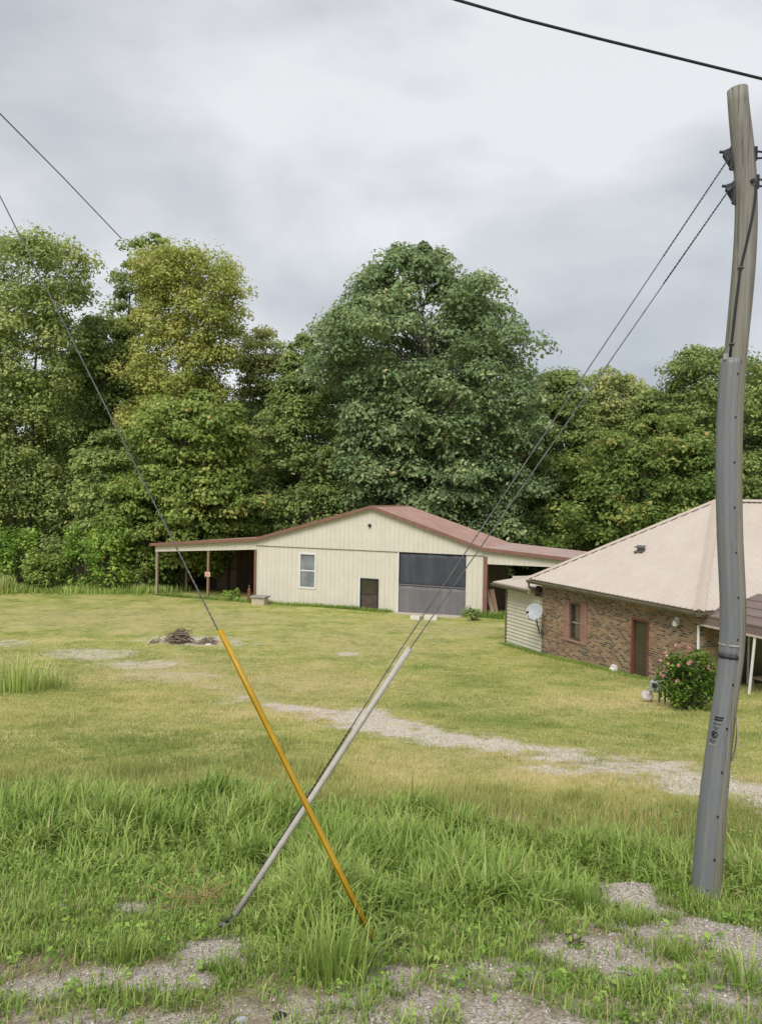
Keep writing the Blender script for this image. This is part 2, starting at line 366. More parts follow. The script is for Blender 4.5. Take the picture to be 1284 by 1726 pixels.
L = {
 'bigdark': leafmat('leaf_deep_green', [(0, (0.139, 0.212, 0.095)), (.5, (0.274, 0.374, 0.170)), (.85, (0.416, 0.509, 0.237)), (1, (0.650, 0.564, 0.265))]),
 'green': leafmat('leaf_green', [(0, (0.152, 0.215, 0.066)), (.5, (0.292, 0.377, 0.121)), (1, (0.519, 0.565, 0.193))]),
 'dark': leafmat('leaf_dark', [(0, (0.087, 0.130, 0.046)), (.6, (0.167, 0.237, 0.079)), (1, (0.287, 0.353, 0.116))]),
 'olive': leafmat('leaf_olive', [(0, (0.215, 0.294, 0.091)), (.5, (0.369, 0.448, 0.149)), (.85, (0.539, 0.572, 0.212)), (1, (0.757, 0.640, 0.294))]),
 'gold': leafmat('leaf_gold', [(0, (0.250, 0.321, 0.078)), (.5, (0.453, 0.494, 0.135)), (.85, (0.639, 0.617, 0.198)), (1, (0.802, 0.612, 0.230))]),
 'yellow': leafmat('leaf_yellow_green', [(0, (0.143, 0.228, 0.050)), (.5, (0.289, 0.385, 0.095)), (.85, (0.455, 0.517, 0.148)), (1, (0.602, 0.440, 0.174))]),
 'ygreen': leafmat('leaf_mixed_green', [(0, (0.090, 0.150, 0.034)), (.45, (0.174, 0.263, 0.062)), (.8, (0.348, 0.413, 0.113)), (1, (0.541, 0.400, 0.146))]),
 'bright': leafmat('leaf_bright', [(0, (0.152, 0.277, 0.049)), (.5, (0.302, 0.466, 0.088)), (.9, (0.501, 0.656, 0.164)), (1, (0.832, 0.667, 0.192))]),
 'brown': leafmat('leaf_brown', [(0, (0.243, 0.314, 0.109)), (.5, (0.421, 0.470, 0.173)), (1, (0.718, 0.658, 0.311))]),
 'rose': leafmat('leaf_rose', [(0, (0.038, 0.082, 0.015)), (.55, (0.108, 0.202, 0.025)), (1, (0.303, 0.417, 0.050))]),
 'petal': leafmat('petal', [(0, (.55, .20, .20)), (.6, (.72, .36, .34)), (1, (.66, .44, .40))], .25),
 'grass': leafmat('grass_blade', [(0, (0.132, 0.211, 0.037)), (.45, (0.252, 0.367, 0.076)), (.8, (0.415, 0.504, 0.144)), (.93, (0.624, 0.671, 0.255)), (1, (.46, .385, .21))], .3),
 'lawn': leafmat('lawn_blade', [(0, (.20, .26, .075)), (.4, (.385, .395, .125)), (.75, (.55, .48, .20)), (1, (.68, .55, .29))], .25),
}

# ------------------------------------------------------------------ ground sheet
def axis(segs):
    out = []
    for a, b, st in segs: out += list(np.arange(a, b-1e-6, st))
    return np.array(out+[segs[-1][1]])
xs = axis([(-900, -100, 80), (-100, -40, 6), (-40, -9, .5), (-9, 9, .085), (9, 40, .5), (40, 100, 6), (100, 900, 80)])
ys = axis([(-400, -40, 40), (-40, 3, 2.15), (3, 13, .075), (13, 30, .17), (30, 62, .35), (62, 120, 5), (120, 900, 60)])
GX, GYY = np.meshgrid(xs, ys)
def wpatch(px, py, rx, ry):
    """ellipse measured in the photograph -> centre and radii on the ground"""
    c = gpt(px, py); r = abs(gpt(px+rx, py).x-c.x); a = gpt(px, py-ry).y; b = gpt(px, py+ry).y
    return (c.x, (a+b)/2, r, abs(a-b)/2)
def blobs(x, y, lst, wob=.45, sc=1.0, seed=0):
    n = (fbm(x*sc, y*sc, seed)-.5)*2*wob; out = np.zeros_like(x)
    for (cx, cy, rx, ry), s in lst:
        d = np.sqrt(((x-cx)/rx)**2+((y-cy)/ry)**2)+n
        out = np.maximum(out, s*(1-smooth(.25, 1.45, d)))
    return out
def band(x, y, pts, wid, seed=0, wob=.5):
    """distance to a ground polyline, relative to the half width"""
    best = np.full(x.shape, 9.)
    P = [(gpt(*q), w) for q, w in zip(pts, wid)]
    for (a, wa), (b, wb) in zip(P[:-1], P[1:]):
        dx, dy = b.x-a.x, b.y-a.y; l2 = dx*dx+dy*dy
        tt = np.clip(((x-a.x)*dx+(y-a.y)*dy)/l2, 0, 1)
        d = np.hypot(x-(a.x+tt*dx), y-(a.y+tt*dy))/(wa+tt*(wb-wa)); best = np.minimum(best, d)
    return 1-smooth(.2, 1.7, best+(fbm(x*.8, y*.8, seed)-.5)*2*wob)
GRAV_N = [(wpatch(*q[:4]), q[4]) for q in [(370, 1605, 80, 30, 1), (210, 1655, 150, 28, .95), (60, 1670, 110, 30, .75), (1070, 1520, 62, 32, 1.05), (1010, 1620, 140, 50, 1.0), (1110, 1575, 110, 25, .75),
   (1240, 1590, 80, 40, .95), (655, 1650, 70, 30, .8), (520, 1700, 160, 25, .6), (860, 1640, 120, 30, .7), (1180, 1680, 130, 30, .72), (110, 1530, 40, 12, .8), (1250, 1455, 60, 16, .85), (220, 1530, 40, 14, .7)]]
DIRT_N = [(wpatch(*q[:4]), q[4]) for q in [(150, 1640, 300, 60, .75), (600, 1660, 260, 60, .8), (1000, 1600, 260, 70, .85), (1230, 1640, 160, 60, .75), (330, 1500, 60, 50, .85), (60, 1480, 90, 30, .6), (120, 1400, 70, 18, .65), (900, 1390, 130, 18, .65), (300, 1710, 400, 30, .7), (1180, 1530, 80, 25, .6)]]
GRAV_F = [(wpatch(*q[:4]), q[4]) for q in [(330, 1081, 140, 11, .62), (150, 1102, 110, 14, .58), (240, 1120, 90, 11, .56), (20, 1085, 60, 10, .5), (300, 1140, 120, 14, .42), (585, 1102, 25, 4, .7), (400, 1180, 60, 10, .45), (610, 1205, 60, 14, .75)]]
DRY_F = [(wpatch(*q[:4]), q[4]) for q in [(300, 1130, 200, 30, .95), (480, 1160, 200, 45, .9), (230, 1045, 300, 20, .75), (600, 1085, 180, 25, .7), (900, 1290, 330, 40, .7), (1000, 1190, 160, 20, .55), (720, 1060, 120, 12, .9), (200, 1220, 160, 20, .4), (600, 1290, 220, 20, .45)]]
def masks(x, y):
    gn = blobs(x, y, GRAV_N, .5, 1.6, 21); gf = blobs(x, y, GRAV_F, .5, .5, 22)
    bd = band(x, y, [(470, 1190), (540, 1200), (640, 1217), (760, 1247), (880, 1268), (1010, 1290), (1150, 1312), (1290, 1338), (1500, 1385)], [.4, .8, 1.15, .95, .85, 1.0, 1.0, .9, 1.0], 23)
    bd2 = band(x, y, [(90, 1102), (200, 1120), (330, 1150), (470, 1190)], [.7, .5, .5, .4], 25)*.55
    shoulder = 1-smooth(4.4, 5.7, y+(fbm(x*.8, y*.8, 5)-.5)*2.0-.35*smooth(1, 3, x))
    road = 1-smooth(2.6, 3.2, y)
    gravel = np.clip(np.maximum.reduce([gn, gf, bd*np.clip(-.62+1.3*fbm(x*.7, y*1.2, 31)+1.45*fbm(x*2.6, y*3.0, 35), 0, 1.05), bd2*fbm(x*1.2, y*1.2, 33), shoulder*(.2+.66*fbm(x*1.5, y*1.5, 34)), road]), 0, 1.1)
    dirt = np.clip(np.maximum.reduce([blobs(x, y, DIRT_N, .5, 1.2, 24), shoulder*.8, .5*bd, road]), 0, 1)
    dry = np.clip(blobs(x, y, DRY_F, .5, .35, 26)+.8*np.maximum(bd, bd2), 0, 1)*smooth(9, 12, y)
    lush_shade = np.maximum(.8*(1-smooth(9.5, 11.5, y)), .85*smooth(58, 62, y))
    # greener strip along the buildings
    return gravel, dirt, dry, lush_shade
gv, dt, dr, lu = masks(GX, GYY)
Zg = ground(GX, GYY)+.0
ny, nx = GX.shape
idx = np.arange(ny*nx).reshape(ny, nx)
Fq = np.stack([idx[:-1, :-1], idx[:-1, 1:], idx[1:, 1:], idx[1:, :-1]], -1).reshape(-1, 4)
g_o = mesh_np('ground', np.stack([GX, GYY, Zg], -1), [Fq], M['ground'], attrs={'gravel': gv, 'dirt': dt, 'dry': dr, 'lush_shade': lu, 'pale': smooth(8.5, 11, GYY)}, smooth_=True)
tag(g_o, kind='structure')

# ------------------------------------------------------------------ barn
def clip_line(poly2, x):
    ys_ = []
    n = len(poly2)
    for i in range(n):
        (x0, y0), (x1, y1) = poly2[i], poly2[(i+1) % n]
        if (x0-x)*(x1-x) < 0: ys_.append(y0+(y1-y0)*(x-x0)/(x1-x0))
    return (min(ys_), max(ys_)) if len(ys_) >= 2 else None
def ribbed_face(poly, eave_dir, spacing=.3, rw=.035, rh=.025, thick=.05, off=.0):
    """a metal roof face: flat sheet with ribs running up the slope"""
    P = [Vector(p) for p in poly]; e = Vector(eave_dir).normalized()
    nrm = (P[1]-P[0]).cross(P[2]-P[0]).normalized()
    if nrm.z < 0: nrm = -nrm
    s = nrm.cross(e)
    p2 = [((p-P[0]).dot(e), (p-P[0]).dot(s)) for p in P]
    mb = MB(); mb.prism(P, -nrm*thick)
    lo = min(a for a, b in p2); hi = max(a for a, b in p2)
    k = math.ceil((lo+.02-off)/spacing)
    while k*spacing+off < hi-.02:
        x = k*spacing+off; r = clip_line(p2, x); k += 1
        if not r or r[1]-r[0] < .08: continue
        a = P[0]+e*x+s*(r[0]+.01)+nrm*.001; b = P[0]+e*x+s*(r[1]-.01)+nrm*.001
        mb.add([a-e*rw, a+e*rw, a+e*rw*.5+nrm*rh, a-e*rw*.5+nrm*rh, b-e*rw, b+e*rw, b+e*rw*.5+nrm*rh, b-e*rw*.5+nrm*rh],
               [(0, 1, 2, 3), (7, 6, 5, 4), (1, 5, 6, 2), (3, 2, 6, 7), (0, 3, 7, 4)])
    return mb
def ribbed_wall(mb, u0, u1, zb, zt, y, spacing=.3, rw=.028, rh=.022, nrm=-1, axis='x', mid=.15):
    """vertical metal siding with ribs; zb, zt are functions of u"""
    us = [u0]; k = math.ceil((u0+rw+.002)/spacing-.5)
    offs = [0.0]
    while True:
        c = (k+.5)*spacing
        if c+rw > u1-.002: break
        if c-rw > u0+.002:
            us += [c-rw, c-rw*.5, c+rw*.5, c+rw]; offs += [0, rh, rh, 0]
        k += 1
    us.append(u1); offs.append(0)
    V = []
    for u, o in zip(us, offs):
        for z in (zb(u), zt(u)):
            V.append((u, y+nrm*o, z) if axis == 'x' else (y+nrm*o, u, z))
    mb.add(V, [(2*i, 2*i+2, 2*i+3, 2*i+1) for i in range(len(us)-1)])
BO = at(433, 900, 52.8); BU = (math.cos(math.radians(-23)), math.sin(math.radians(-23)))
BOx = (BO.x, BO.y)
def bp(px, py): return on_plane(px, py, BOx, BU)
BW = bp(816, 940)[0]
bz = CAMZ-6.95
barn = empty('barn', (BO.x, BO.y, bz), math.radians(-23), 'cream metal barn with rusty red roof and open lean-to on each side', 'barn')
def bl(px, py):
    u, z = bp(px, py); return u, z-bz
H_E = (bl(433, 909)[1]+bl(803, 921)[1])/2; H_R = bl(628, 853)[1]; UR = bl(628, 853)[0]
SEAM = (bl(470, 921)[1]+bl(800, 934)[1])/2
DEP = 5.6
def gab(u): return H_E+(H_R-H_E)*(u/UR if u < UR else (BW-u)/(BW-UR))-.02
win = (bl(505, 960)[0], bl(532, 960)[0], bl(518, 991)[1], bl(518, 933)[1])
dor = (bl(607, 1000)[0], bl(638, 1000)[0], -.2, bl(622, 975)[1])
gar = (bl(672, 980)[0], bl(785, 980)[0], -.2, SEAM-.02)
mb = MB(); zlo = lambda u: -.5; zs = lambda u: SEAM
ribbed_wall(mb, 0, win[0], zlo, zs, 0); ribbed_wall(mb, win[1], dor[0], zlo, zs, 0); ribbed_wall(mb, dor[1], gar[0], zlo, zs, 0)
ribbed_wall(mb, win[0], win[1], zlo, lambda u: win[2], 0); ribbed_wall(mb, win[0], win[1], lambda u: win[3], zs, 0)
ribbed_wall(mb, dor[0], dor[1], lambda u: dor[3], zs, 0)
mb.build('front_wall', M['cream'], barn); mb = MB(); ribbed_wall(mb, gar[1], BW, zlo, zs, 0); mb.build('door_side_wall', M['cream'], barn)
mb = MB(); ribbed_wall(mb, 0, UR, lambda u: SEAM-.03, gab, -.035); ribbed_wall(mb, UR, BW, lambda u: SEAM-.03, gab, -.035)
mb.box(0, BW, -.034, 0.0, SEAM-.03, SEAM-.002); mb.build('gable_wall', M['cream'], barn)
MB().box(0, BW, -.062, -.036, SEAM-.05, SEAM-.032).build('seam_flashing', M['soffit'], barn)
for u0, u1 in ((gar[0]-.08, gar[0]),): MB().box(u0, u1, -.05, -.024, -.3, SEAM-.06).build('jamb_trim', M['white_frame'], barn)
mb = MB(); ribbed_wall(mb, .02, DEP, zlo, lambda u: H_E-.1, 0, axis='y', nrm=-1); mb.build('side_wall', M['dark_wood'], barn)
mb = MB(); ribbed_wall(mb, .02, DEP, zlo, lambda u: H_E-.1, BW, axis='y', nrm=1); mb.build('side_wall', M['soffit'], barn)  # dark brown colour carries the shade under the right lean-to
mb = MB(); ribbed_wall(mb, 0, UR, zlo, gab, DEP, nrm=1); ribbed_wall(mb, UR, BW, zlo, gab, DEP, nrm=1); mb.build('back_wall', M['cream'], barn)
MB().box(-.14, .015, -.06, .16, -.4, SEAM-.32).build('corner_trim', M['brown_trim'], barn)
MB().box(BW-.03, BW+.20, -.06, .16, -.4, SEAM-.08).build('corner_trim', M['brown_trim'], barn)
# lean-to geometry
LL = bl(262, 922)[0]; zLL = bl(258, 915)[1]-.05
LR = BW+8.3; zLR = H_E+(bl(960, 941)[1]-H_E)*(8.3/(bl(960, 941)[0]-BW))
fo = -.28; ba = DEP+.15
def face(poly, d, mat_, name, **k): return ribbed_face(poly, d, **k).build(name, mat_, barn)
face([(-.0, fo, H_E), (-.0, ba, H_E), (UR, ba, H_R), (UR, fo, H_R)], (0, 1, 0), M['red_roof'], 'roof_slope', spacing=.3)
face([(BW, fo, H_E), (BW, ba, H_E), (UR, ba, H_R), (UR, fo, H_R)], (0, 1, 0), M['red_roof'], 'roof_slope', spacing=.3)
face([(LL-.25, fo, zLL), (LL-.25, ba, zLL), (0, ba, H_E), (0, fo, H_E)], (0, 1, 0), M['red_roof'], 'lean_to_roof', spacing=.3)
face([(LR+.25, fo, zLR), (LR+.25, ba, zLR), (BW, ba, H_E), (BW, fo, H_E)], (0, 1, 0), M['grey_roof'], 'lean_to_roof', spacing=.3)
MB().prism([(UR-.18, fo-.01, H_R-.035), (UR, fo-.01, H_R+.045), (UR+.18, fo-.01, H_R-.035), (UR, fo-.01, H_R+.015)], (0, ba-fo+.02, 0)).build('ridge_cap', M['brown_trim'], barn)
def rake(p, q, name='rake_trim'):
    p = Vector(p); q = Vector(q)
    MB().prism([p+Vector((0, 0, .035)), q+Vector((0, 0, .035)), q-Vector((0, 0, .15)), p-Vector((0, 0, .15))], (0, -.04, 0)).build(name, M['brown_trim'], barn)
for y_ in (fo-.002, ba+.045):
    rake((LL-.25, y_, zLL), (-.0, y_, H_E)); rake((0, y_, H_E), (UR, y_, H_R)); rake((UR, y_, H_R), (BW, y_, H_E)); rake((BW, y_, H_E), (LR+.25, y_, zLR))
# lean-to front beams in cream siding
mb = MB(); b0 = bl(265, 930)[1]; b1 = SEAM-.3
ribbed_wall(mb, LL, -.0, lambda u: b0+(b1-b0)*(u-LL)/(0-LL), lambda u: zLL-.06+(H_E-zLL)*(u-LL)/(0-LL), -.03)
mb.prism([(LL, -.028, b0), (0, -.028, b1), (0, -.028, b1+.3), (LL, -.028, b0+.3)], (0, .1, 0)); mb.build('lean_to_fascia', M['cream'], barn)
mb = MB(); c0 = bl(822, 951)[1]; c1 = bl(955, 957)[1]; cs = (c1-c0)/(bl(955, 957)[0]-bl(822, 951)[0])
ribbed_wall(mb, BW, LR, lambda u: c0+cs*(u-BW), lambda u: H_E-.06+(zLR-H_E)*(u-BW)/(LR-BW), -.03)
mb.prism([(BW, -.028, c0), (LR, -.028, c0+cs*(LR-BW)), (LR, -.028, c0+cs*(LR-BW)+.3), (BW, -.028, c0+.3)], (0, .1, 0)); mb.build('lean_to_fascia', M['cream'], barn)
# lean-to posts
def post(u, y, z1, m, w=.075):
    MB().box(u-w, u+w, y-w, y+w, -.6, z1).build('post', m, barn, bev=.01)
pm = bl(350, 960)[0]
post(LL+.1, .08, b0+.2, M['post_wood']); post(LR-.15, .08, c0+cs*(LR-BW)+.2, M['post_wood'])
MB().box(pm-.07, pm+.07, .01, .15, -.6, b0+.35).build('post', M['rust_post'], barn, bev=.01)
post(LL+.15, 3.3, zLL, M['rust_post']); post(LR-.15, DEP-.3, zLR, M['post_wood'])
# back wall of the left lean-to: planks
bu0 = LL+.4; n = 0; u = bu0
while u < -.02:
    w = .22+.12*random.random(); w = min(w, -.02-u)
    if w < .05: break
    zt = zLL-.15+(H_E-zLL)*(u-LL)/(0-LL)
    MB().box(u+.006, u+w-.006, DEP-.12+random.random()*.02, DEP-.06, -.5, zt).build('plank', M['mid_wood'] if (u-bu0) < 2.3 and random.random() < .7 else M['dark_wood'], barn)
    u += w
MB().box(bu0, -.05, DEP-.2, DEP-.13, 1.4, 1.5).build('rail', M['dark_wood'], barn)
for i in range(3):
    y_ = .6+i*2.0; MB().prism([(LL, y_, zLL-.1), (0, y_, H_E-.1), (0, y_, H_E-.26), (LL, y_, zLL-.26)], (0, .08, 0)).build('rafter', M['dark_wood'], barn)
    MB().prism([(BW+.03, y_, H_E-.1), (LR, y_, zLR-.1), (LR, y_, zLR-.26), (BW+.03, y_, H_E-.26)], (0, .08, 0)).build('rafter', M['dark_wood'], barn)
# window, door, sheet doors
u0, u1, z0, z1 = win
wf = MB()
for a in ((u0-.04, u0+.06, z0-.05, z1+.05), (u1-.06, u1+.04, z0-.05, z1+.05), (u0+.06, u1-.06, z0-.05, z0+.06), (u0+.06, u1-.06, z1-.06, z1+.05)): wf.box(a[0], a[1], -.045, .08, a[2], a[3])
wn_ = wf.build('window', M['white_frame'], barn)
zm = (z0+z1)/2
MB().box(u0+.05, u1-.05, -.01, .05, zm-.035, zm+.035).build('sash_rail', M['white_frame'], wn_)
MB().box(u0+.05, u1-.05, .03, .05, zm+.035, z1-.05).build('pane', M['pane_grey'], wn_); MB().box(u0+.05, u1-.05, .005, .025, z0+.05, zm-.035).build('pane', M['pane_grey'], wn_)
u0, u1, z0, z1 = dor
df = MB()
for a in ((u0, u0+.06, -.4, z1), (u1-.06, u1, -.4, z1), (u0+.06, u1-.06, z1-.07, z1)): df.box(a[0], a[1], -.04, .08, a[2], a[3])
dd = df.build('entry_door', M['dark_door'], barn)
MB().box(u0+.06, u1-.06, .01, .05, -.4, z1-.07).build('door_leaf', M['dark_door'], dd)
MB().box(u0+.12, u1-.12, -.004, .008, z1*.52, z1-.15).build('glass_panel', M['pane_dark'], dd); MB().box(u0+.12, u1-.12, -.004, .008, .15, z1*.48).build('lower_panel', M['soffit'], dd)
MB().box(u0-.09, u0-.004, -.05, -.024, -.3, z1+.06).build('door_trim', M['white_frame'], barn)
def sheet(u0, u1, z0, z1, y, m, name, seed):
    nu, nz_ = 48, 8; U = np.linspace(u0, u1, nu); Z = np.linspace(z0, z1, nz_); A, B = np.meshgrid(U, Z)
    Y = y+(fbm(A*2.2, B*.25, seed)-.5)*.11+(fbm(A*7, B*.3, seed+3)-.5)*.03
    I = np.arange(nu*nz_).reshape(nz_, nu); Fs = np.stack([I[:-1, :-1], I[:-1, 1:], I[1:, 1:], I[1:, :-1]], -1).reshape(-1, 4)
    o = mesh_np(name, np.stack([A, Y, B], -1), [Fs], m, barn, smooth_=True)
    s_ = o.modifiers.new('solid', 'SOLIDIFY'); s_.thickness = .02; s_.offset = 0
u0, u1, z0, z1 = gar; zm = bl(730, 988)[1]
sheet(u0+.01, u1-.01, zm-.15, z1-.02, .06, M['dark_tarp'], 'upper_door_sheet', 41)
sheet(u0+.01, u1-.01, -.4, zm, .0, M['grey_tarp'], 'lower_door_sheet', 47)
MB().box(u0+.02, u1-.02, -.075, -.05, zm-.03, zm+.03).build('door_rail', M['grey_tarp'], barn)
v_ = bl(624, 884); MB().lathe([(.05, 0), (.1, .02), (.1, .1), (.03, .14)], 10).xf(Matrix.Translation((v_[0], -.05, v_[1]-.08)) @ Matrix.Rotation(math.radians(70), 4, 'X')).build('gable_lamp', M['black'], barn, sm=True)
# things about the barn
def loc3(root, p): return root.matrix_basis @ Vector(p)
def gobj(x, y, dz=0): return Vector((x, y, float(ground(x, y))+dz))
sg = bl(350, 968); sp_ = loc3(barn, (sg[0], -.0, sg[1]))
s = empty('notice_sign', sp_, math.radians(-23), 'small pale orange notice sign on the middle lean-to post', 'sign')
MB().box(-.2, .2, -.025, -.0, -.15, .15).build('plate', M['sign'], s, bev=.004)
mk = MB()
for (a, b, c, d) in ((-.12, .02, .01, .075), (.035, .12, .01, .075), (-.14, -.05, -.09, -.03), (-.03, .06, -.09, -.03), (.08, .13, -.09, -.03)): mk.box(a, b, -.029, -.0255, c, d)
mk.build('print', M['signred'], s)
q = gpt(438, 1019); s = empty('stone_box', (q.x, q.y, q.z-.08), math.radians(-16), 'squat tan stone box with grey lid at the barn corner', 'box')
MB().box(-.42, .42, -.35, .35, 0, .52).build('body', M['stone'], s, bev=.03); MB().box(-.5, .5, -.43, .43, .52, .62).build('lid', M['lid'], s, bev=.015)
q = loc3(barn, (bl(427, 990)[0]-.15, -.25, 0)); q.z = float(ground(q.x, q.y))-.02
MB().lathe([(.09, 0), (.1, .04), (.1, .8), (.08, .9), (.04, .95), (.04, 1.0), (.055, 1.02), (.055, 1.1), (.02, 1.12)], 14).xf(Matrix.Translation(q)).build('gas_cylinder', M['red'], None, sm=True)
tag(bpy.data.objects['gas_cylinder'], 'narrow red cylinder standing against the brown barn corner', 'cylinder')
for i, (px, py, w) in enumerate(((700, 1043, .27), (726, 1044, .36))):
    q = gpt(px, py+1); o = MB().box(-w, w, -.15, .15, -.06, .24 if i else .2).build('concrete_block', M['block'], None, bev=.02); o.location = q; o.rotation_euler = (0, 0, math.radians(-20+9*i))
    tag(o, ('smaller' if i == 0 else 'larger')+' white concrete block lying before the grey sheet door', 'block')
q0 = loc3(barn, (gar[0]+.05, -1.5, 0)); 
ap = MB(); pts = [(gar[0]-.3, -.02), (gar[1]+.1, -.02), (gar[1]-.1, -1.1), (gar[0]+1.6, -1.35), (gar[0]+.1, -.9)]
P3 = []
for a, b in pts:
    p = loc3(barn, (a, b, 0)); P3.append(Vector((p.x, p.y, float(ground(p.x, p.y))+.03)))
ap.prism(P3, (0, 0, -.25)); tag(ap.build('concrete_apron', M['conc']), kind='structure')
q = loc3(barn, (BW+.75, .5, 0)); q.z = float(ground(q.x, q.y))
for i, (a, ln, m_, w) in enumerate(((14, 1.75, M['post_wood'], .09), (10, 1.6, M['rust_post'], .14))):
    o = MB().box(-w, w, -.03, .03, -.05, ln).build('leaning_board', m_, None, bev=.006); o.location = (q.x+i*.2-.25, q.y+.25*i, q.z-.02); o.rotation_euler = (math.radians(-8), math.radians(-a-4), math.radians(-20))
    tag(o, ('narrow pale' if i == 0 else 'wider reddish')+' board leaning against the barn under the right lean-to', 'board')

# ------------------------------------------------------------------ brick house
EL = at(905, 978, 33.8); ER = at(1172, 1028, 25.3)
hu = Vector((ER.x-EL.x, ER.y-EL.y, 0)).normalized(); hv = Vector((-hu.y, hu.x, 0))
if hv.x < 0: hv = -hv
HO = Vector((EL.x, EL.y, 0))+hv*.42; hO = (HO.x, HO.y); hU = (hu.x, hu.y)
def hpx(px, py): return on_plane(px, py, hO, hU)
us0 = hpx(913, 1040)[0]; HO = HO+hu*us0; hO = (HO.x, HO.y)
hz = CAMZ-6.4; hrot = math.atan2(hu.y, hu.x)
house = empty('brick_house', (HO.x, HO.y, hz), hrot, 'brick house with pale tan hipped metal roof and brown porch', 'house')
def hl(px, py):
    s_, z = hpx(px, py); return s_, z-hz
HL = hl(1178, 1100)[0]; HE = ((EL.z+ER.z)/2)-hz; HR = CAMZ+.02-hz; HD = 15.5
hwin = (hl(960, 1050)[0], hl(979, 1050)[0], hl(968, 1079)[1], hl(968, 1017)[1])
hdor = (hl(1064, 1095)[0], hl(1093, 1095)[0], -.3, hl(1078, 1043)[1])
def boxwall(mb, u0, u1, z0, z1, y0=0, y1=.2): mb.box(u0, u1, y0, y1, z0, z1)
mb = MB(); zt = HE-.08
boxwall(mb, 0, hwin[0], -.6, zt); boxwall(mb, hwin[1], hdor[0], -.6, zt); boxwall(mb, hdor[1], HL, -.6, zt+0)
boxwall(mb, hwin[0], hwin[1], -.6, hwin[2]); boxwall(mb, hwin[0], hwin[1], hwin[3], zt); boxwall(mb, hdor[0], hdor[1], hdor[3], zt)
mb.build('side_wall', M['brick'], house)
mb = MB(); mb.box(HL-.2, HL, .2, HD, -.6, zt); mb.build('front_wall', M['brick'], house)
MB().box(0, .2, .2, HD, -.6, zt).build('back_wall', M['brick'], house)
mb = MB().box(-.02, HL+.02, -.02, .2, -.62, .02+hl(1000, 1125)[1]*0); mb.build('foundation', M['conc'], house)
ov = .42; A = Vector((-ov, -ov, HE)); Bc = Vector((HL+ov, -ov, HE)); um = HL/2; av = (at(1212, 846, 1)-Vector((0, 0, CAMZ)))
ap_v = 4.75
AP = Vector((um, ap_v, HR)); RB = Vector((um, HD-ap_v, HR)); C2 = Vector((HL+ov, HD+ov, HE)); D2 = Vector((-ov, HD+ov, HE))
def hface(poly, d, name='roof_face', m=M['tan_roof'], **k): return ribbed_face(poly, d, **k).build(name, m, house)
hface([A, Bc, AP], (1, 0, 0), spacing=.26); hface([Bc, C2, RB, AP], (0, 1, 0), spacing=.26); hface([C2, D2, RB], (1, 0, 0), spacing=.6); hface([D2, A, AP, RB], (0, 1, 0), spacing=.26)
def cap(p, q, name):
    p = Vector(p); q = Vector(q); d = (q-p).normalized(); sd_ = d.cross(Vector((0, 0, 1))).normalized(); upn = sd_.cross(d)
    MB().prism([p-sd_*.16-upn*.02, p+upn*.075, p+sd_*.16-upn*.02, p+upn*.03], q-p).build(name, M['tan_cap'], house)
cap(A, AP, 'hip_cap'); cap(Bc, AP, 'hip_cap'); cap(AP, RB, 'ridge_cap'); cap(C2, RB, 'hip_cap'); cap(D2, RB, 'hip_cap')
MB().box(-ov+.05, HL+ov-.05, -ov+.05, HD+ov-.05, HE-.16, HE-.06).build('soffit', M['soffit'], house)
def gutter(p, q):
    p = Vector(p); q = Vector(q); d = (q-p).normalized(); o = d.cross(Vector((0, 0, 1))).normalized()
    pr = [p+o*0.0, p+o*.12+Vector((0, 0, -.0)), p+o*.12+Vector((0, 0, -.05)), p+o*.08+Vector((0, 0, -.13)), p+o*.0+Vector((0, 0, -.13))]
    return MB().prism([v+Vector((0, 0, -.055)) for v in pr], q-p).build('gutter', M['gutter'], house)
gutter((-ov, -ov, HE), (HL+ov, -ov, HE)); gutter((HL+ov, -ov, HE), (HL+ov, HD, HE))
MB().tube([(-ov+.12, -ov-.05, HE-.17), (-ov+.12, -ov-.05, HE-.32), (-.02, -.06, HE-.62), (-.02, -.06, HE-.75)], .05, 6).build('downspout', M['soffit'], house)
MB().tube([(-ov+.3, -.1, HE-.35), (-ov+.15, -.1, HE-.55), (-ov+.1, -.05, HE-.7)], .11, 8).build('soffit_return', M['soffit'], house)
# roof vent
vp = ray(1080, 929); nrm = (Bc-A).cross(AP-A).normalized(); Mi = Matrix.Translation((HO.x, HO.y, hz)) @ Matrix.Rotation(hrot, 4, 'Z')
wA = Mi @ A; wn3 = Mi.to_3x3() @ nrm; tt = (wA-Vector((0, 0, CAMZ))).dot(wn3)/vp.dot(wn3); hit = Mi.inverted() @ (Vector((0, 0, CAMZ))+vp*tt)
MB().box(-.2, .2, -.17, .14, -.02, .03).box(-.08, .15, -.1, .07, .03, .17).box(-.17, .2, -.13, .1, .17, .20).xf(Matrix.Translation(hit) @ Matrix.Rotation(.25, 4, 'Z') @ Matrix.Rotation(.3, 4, 'X')).build('roof_vent', M['steel'], house)
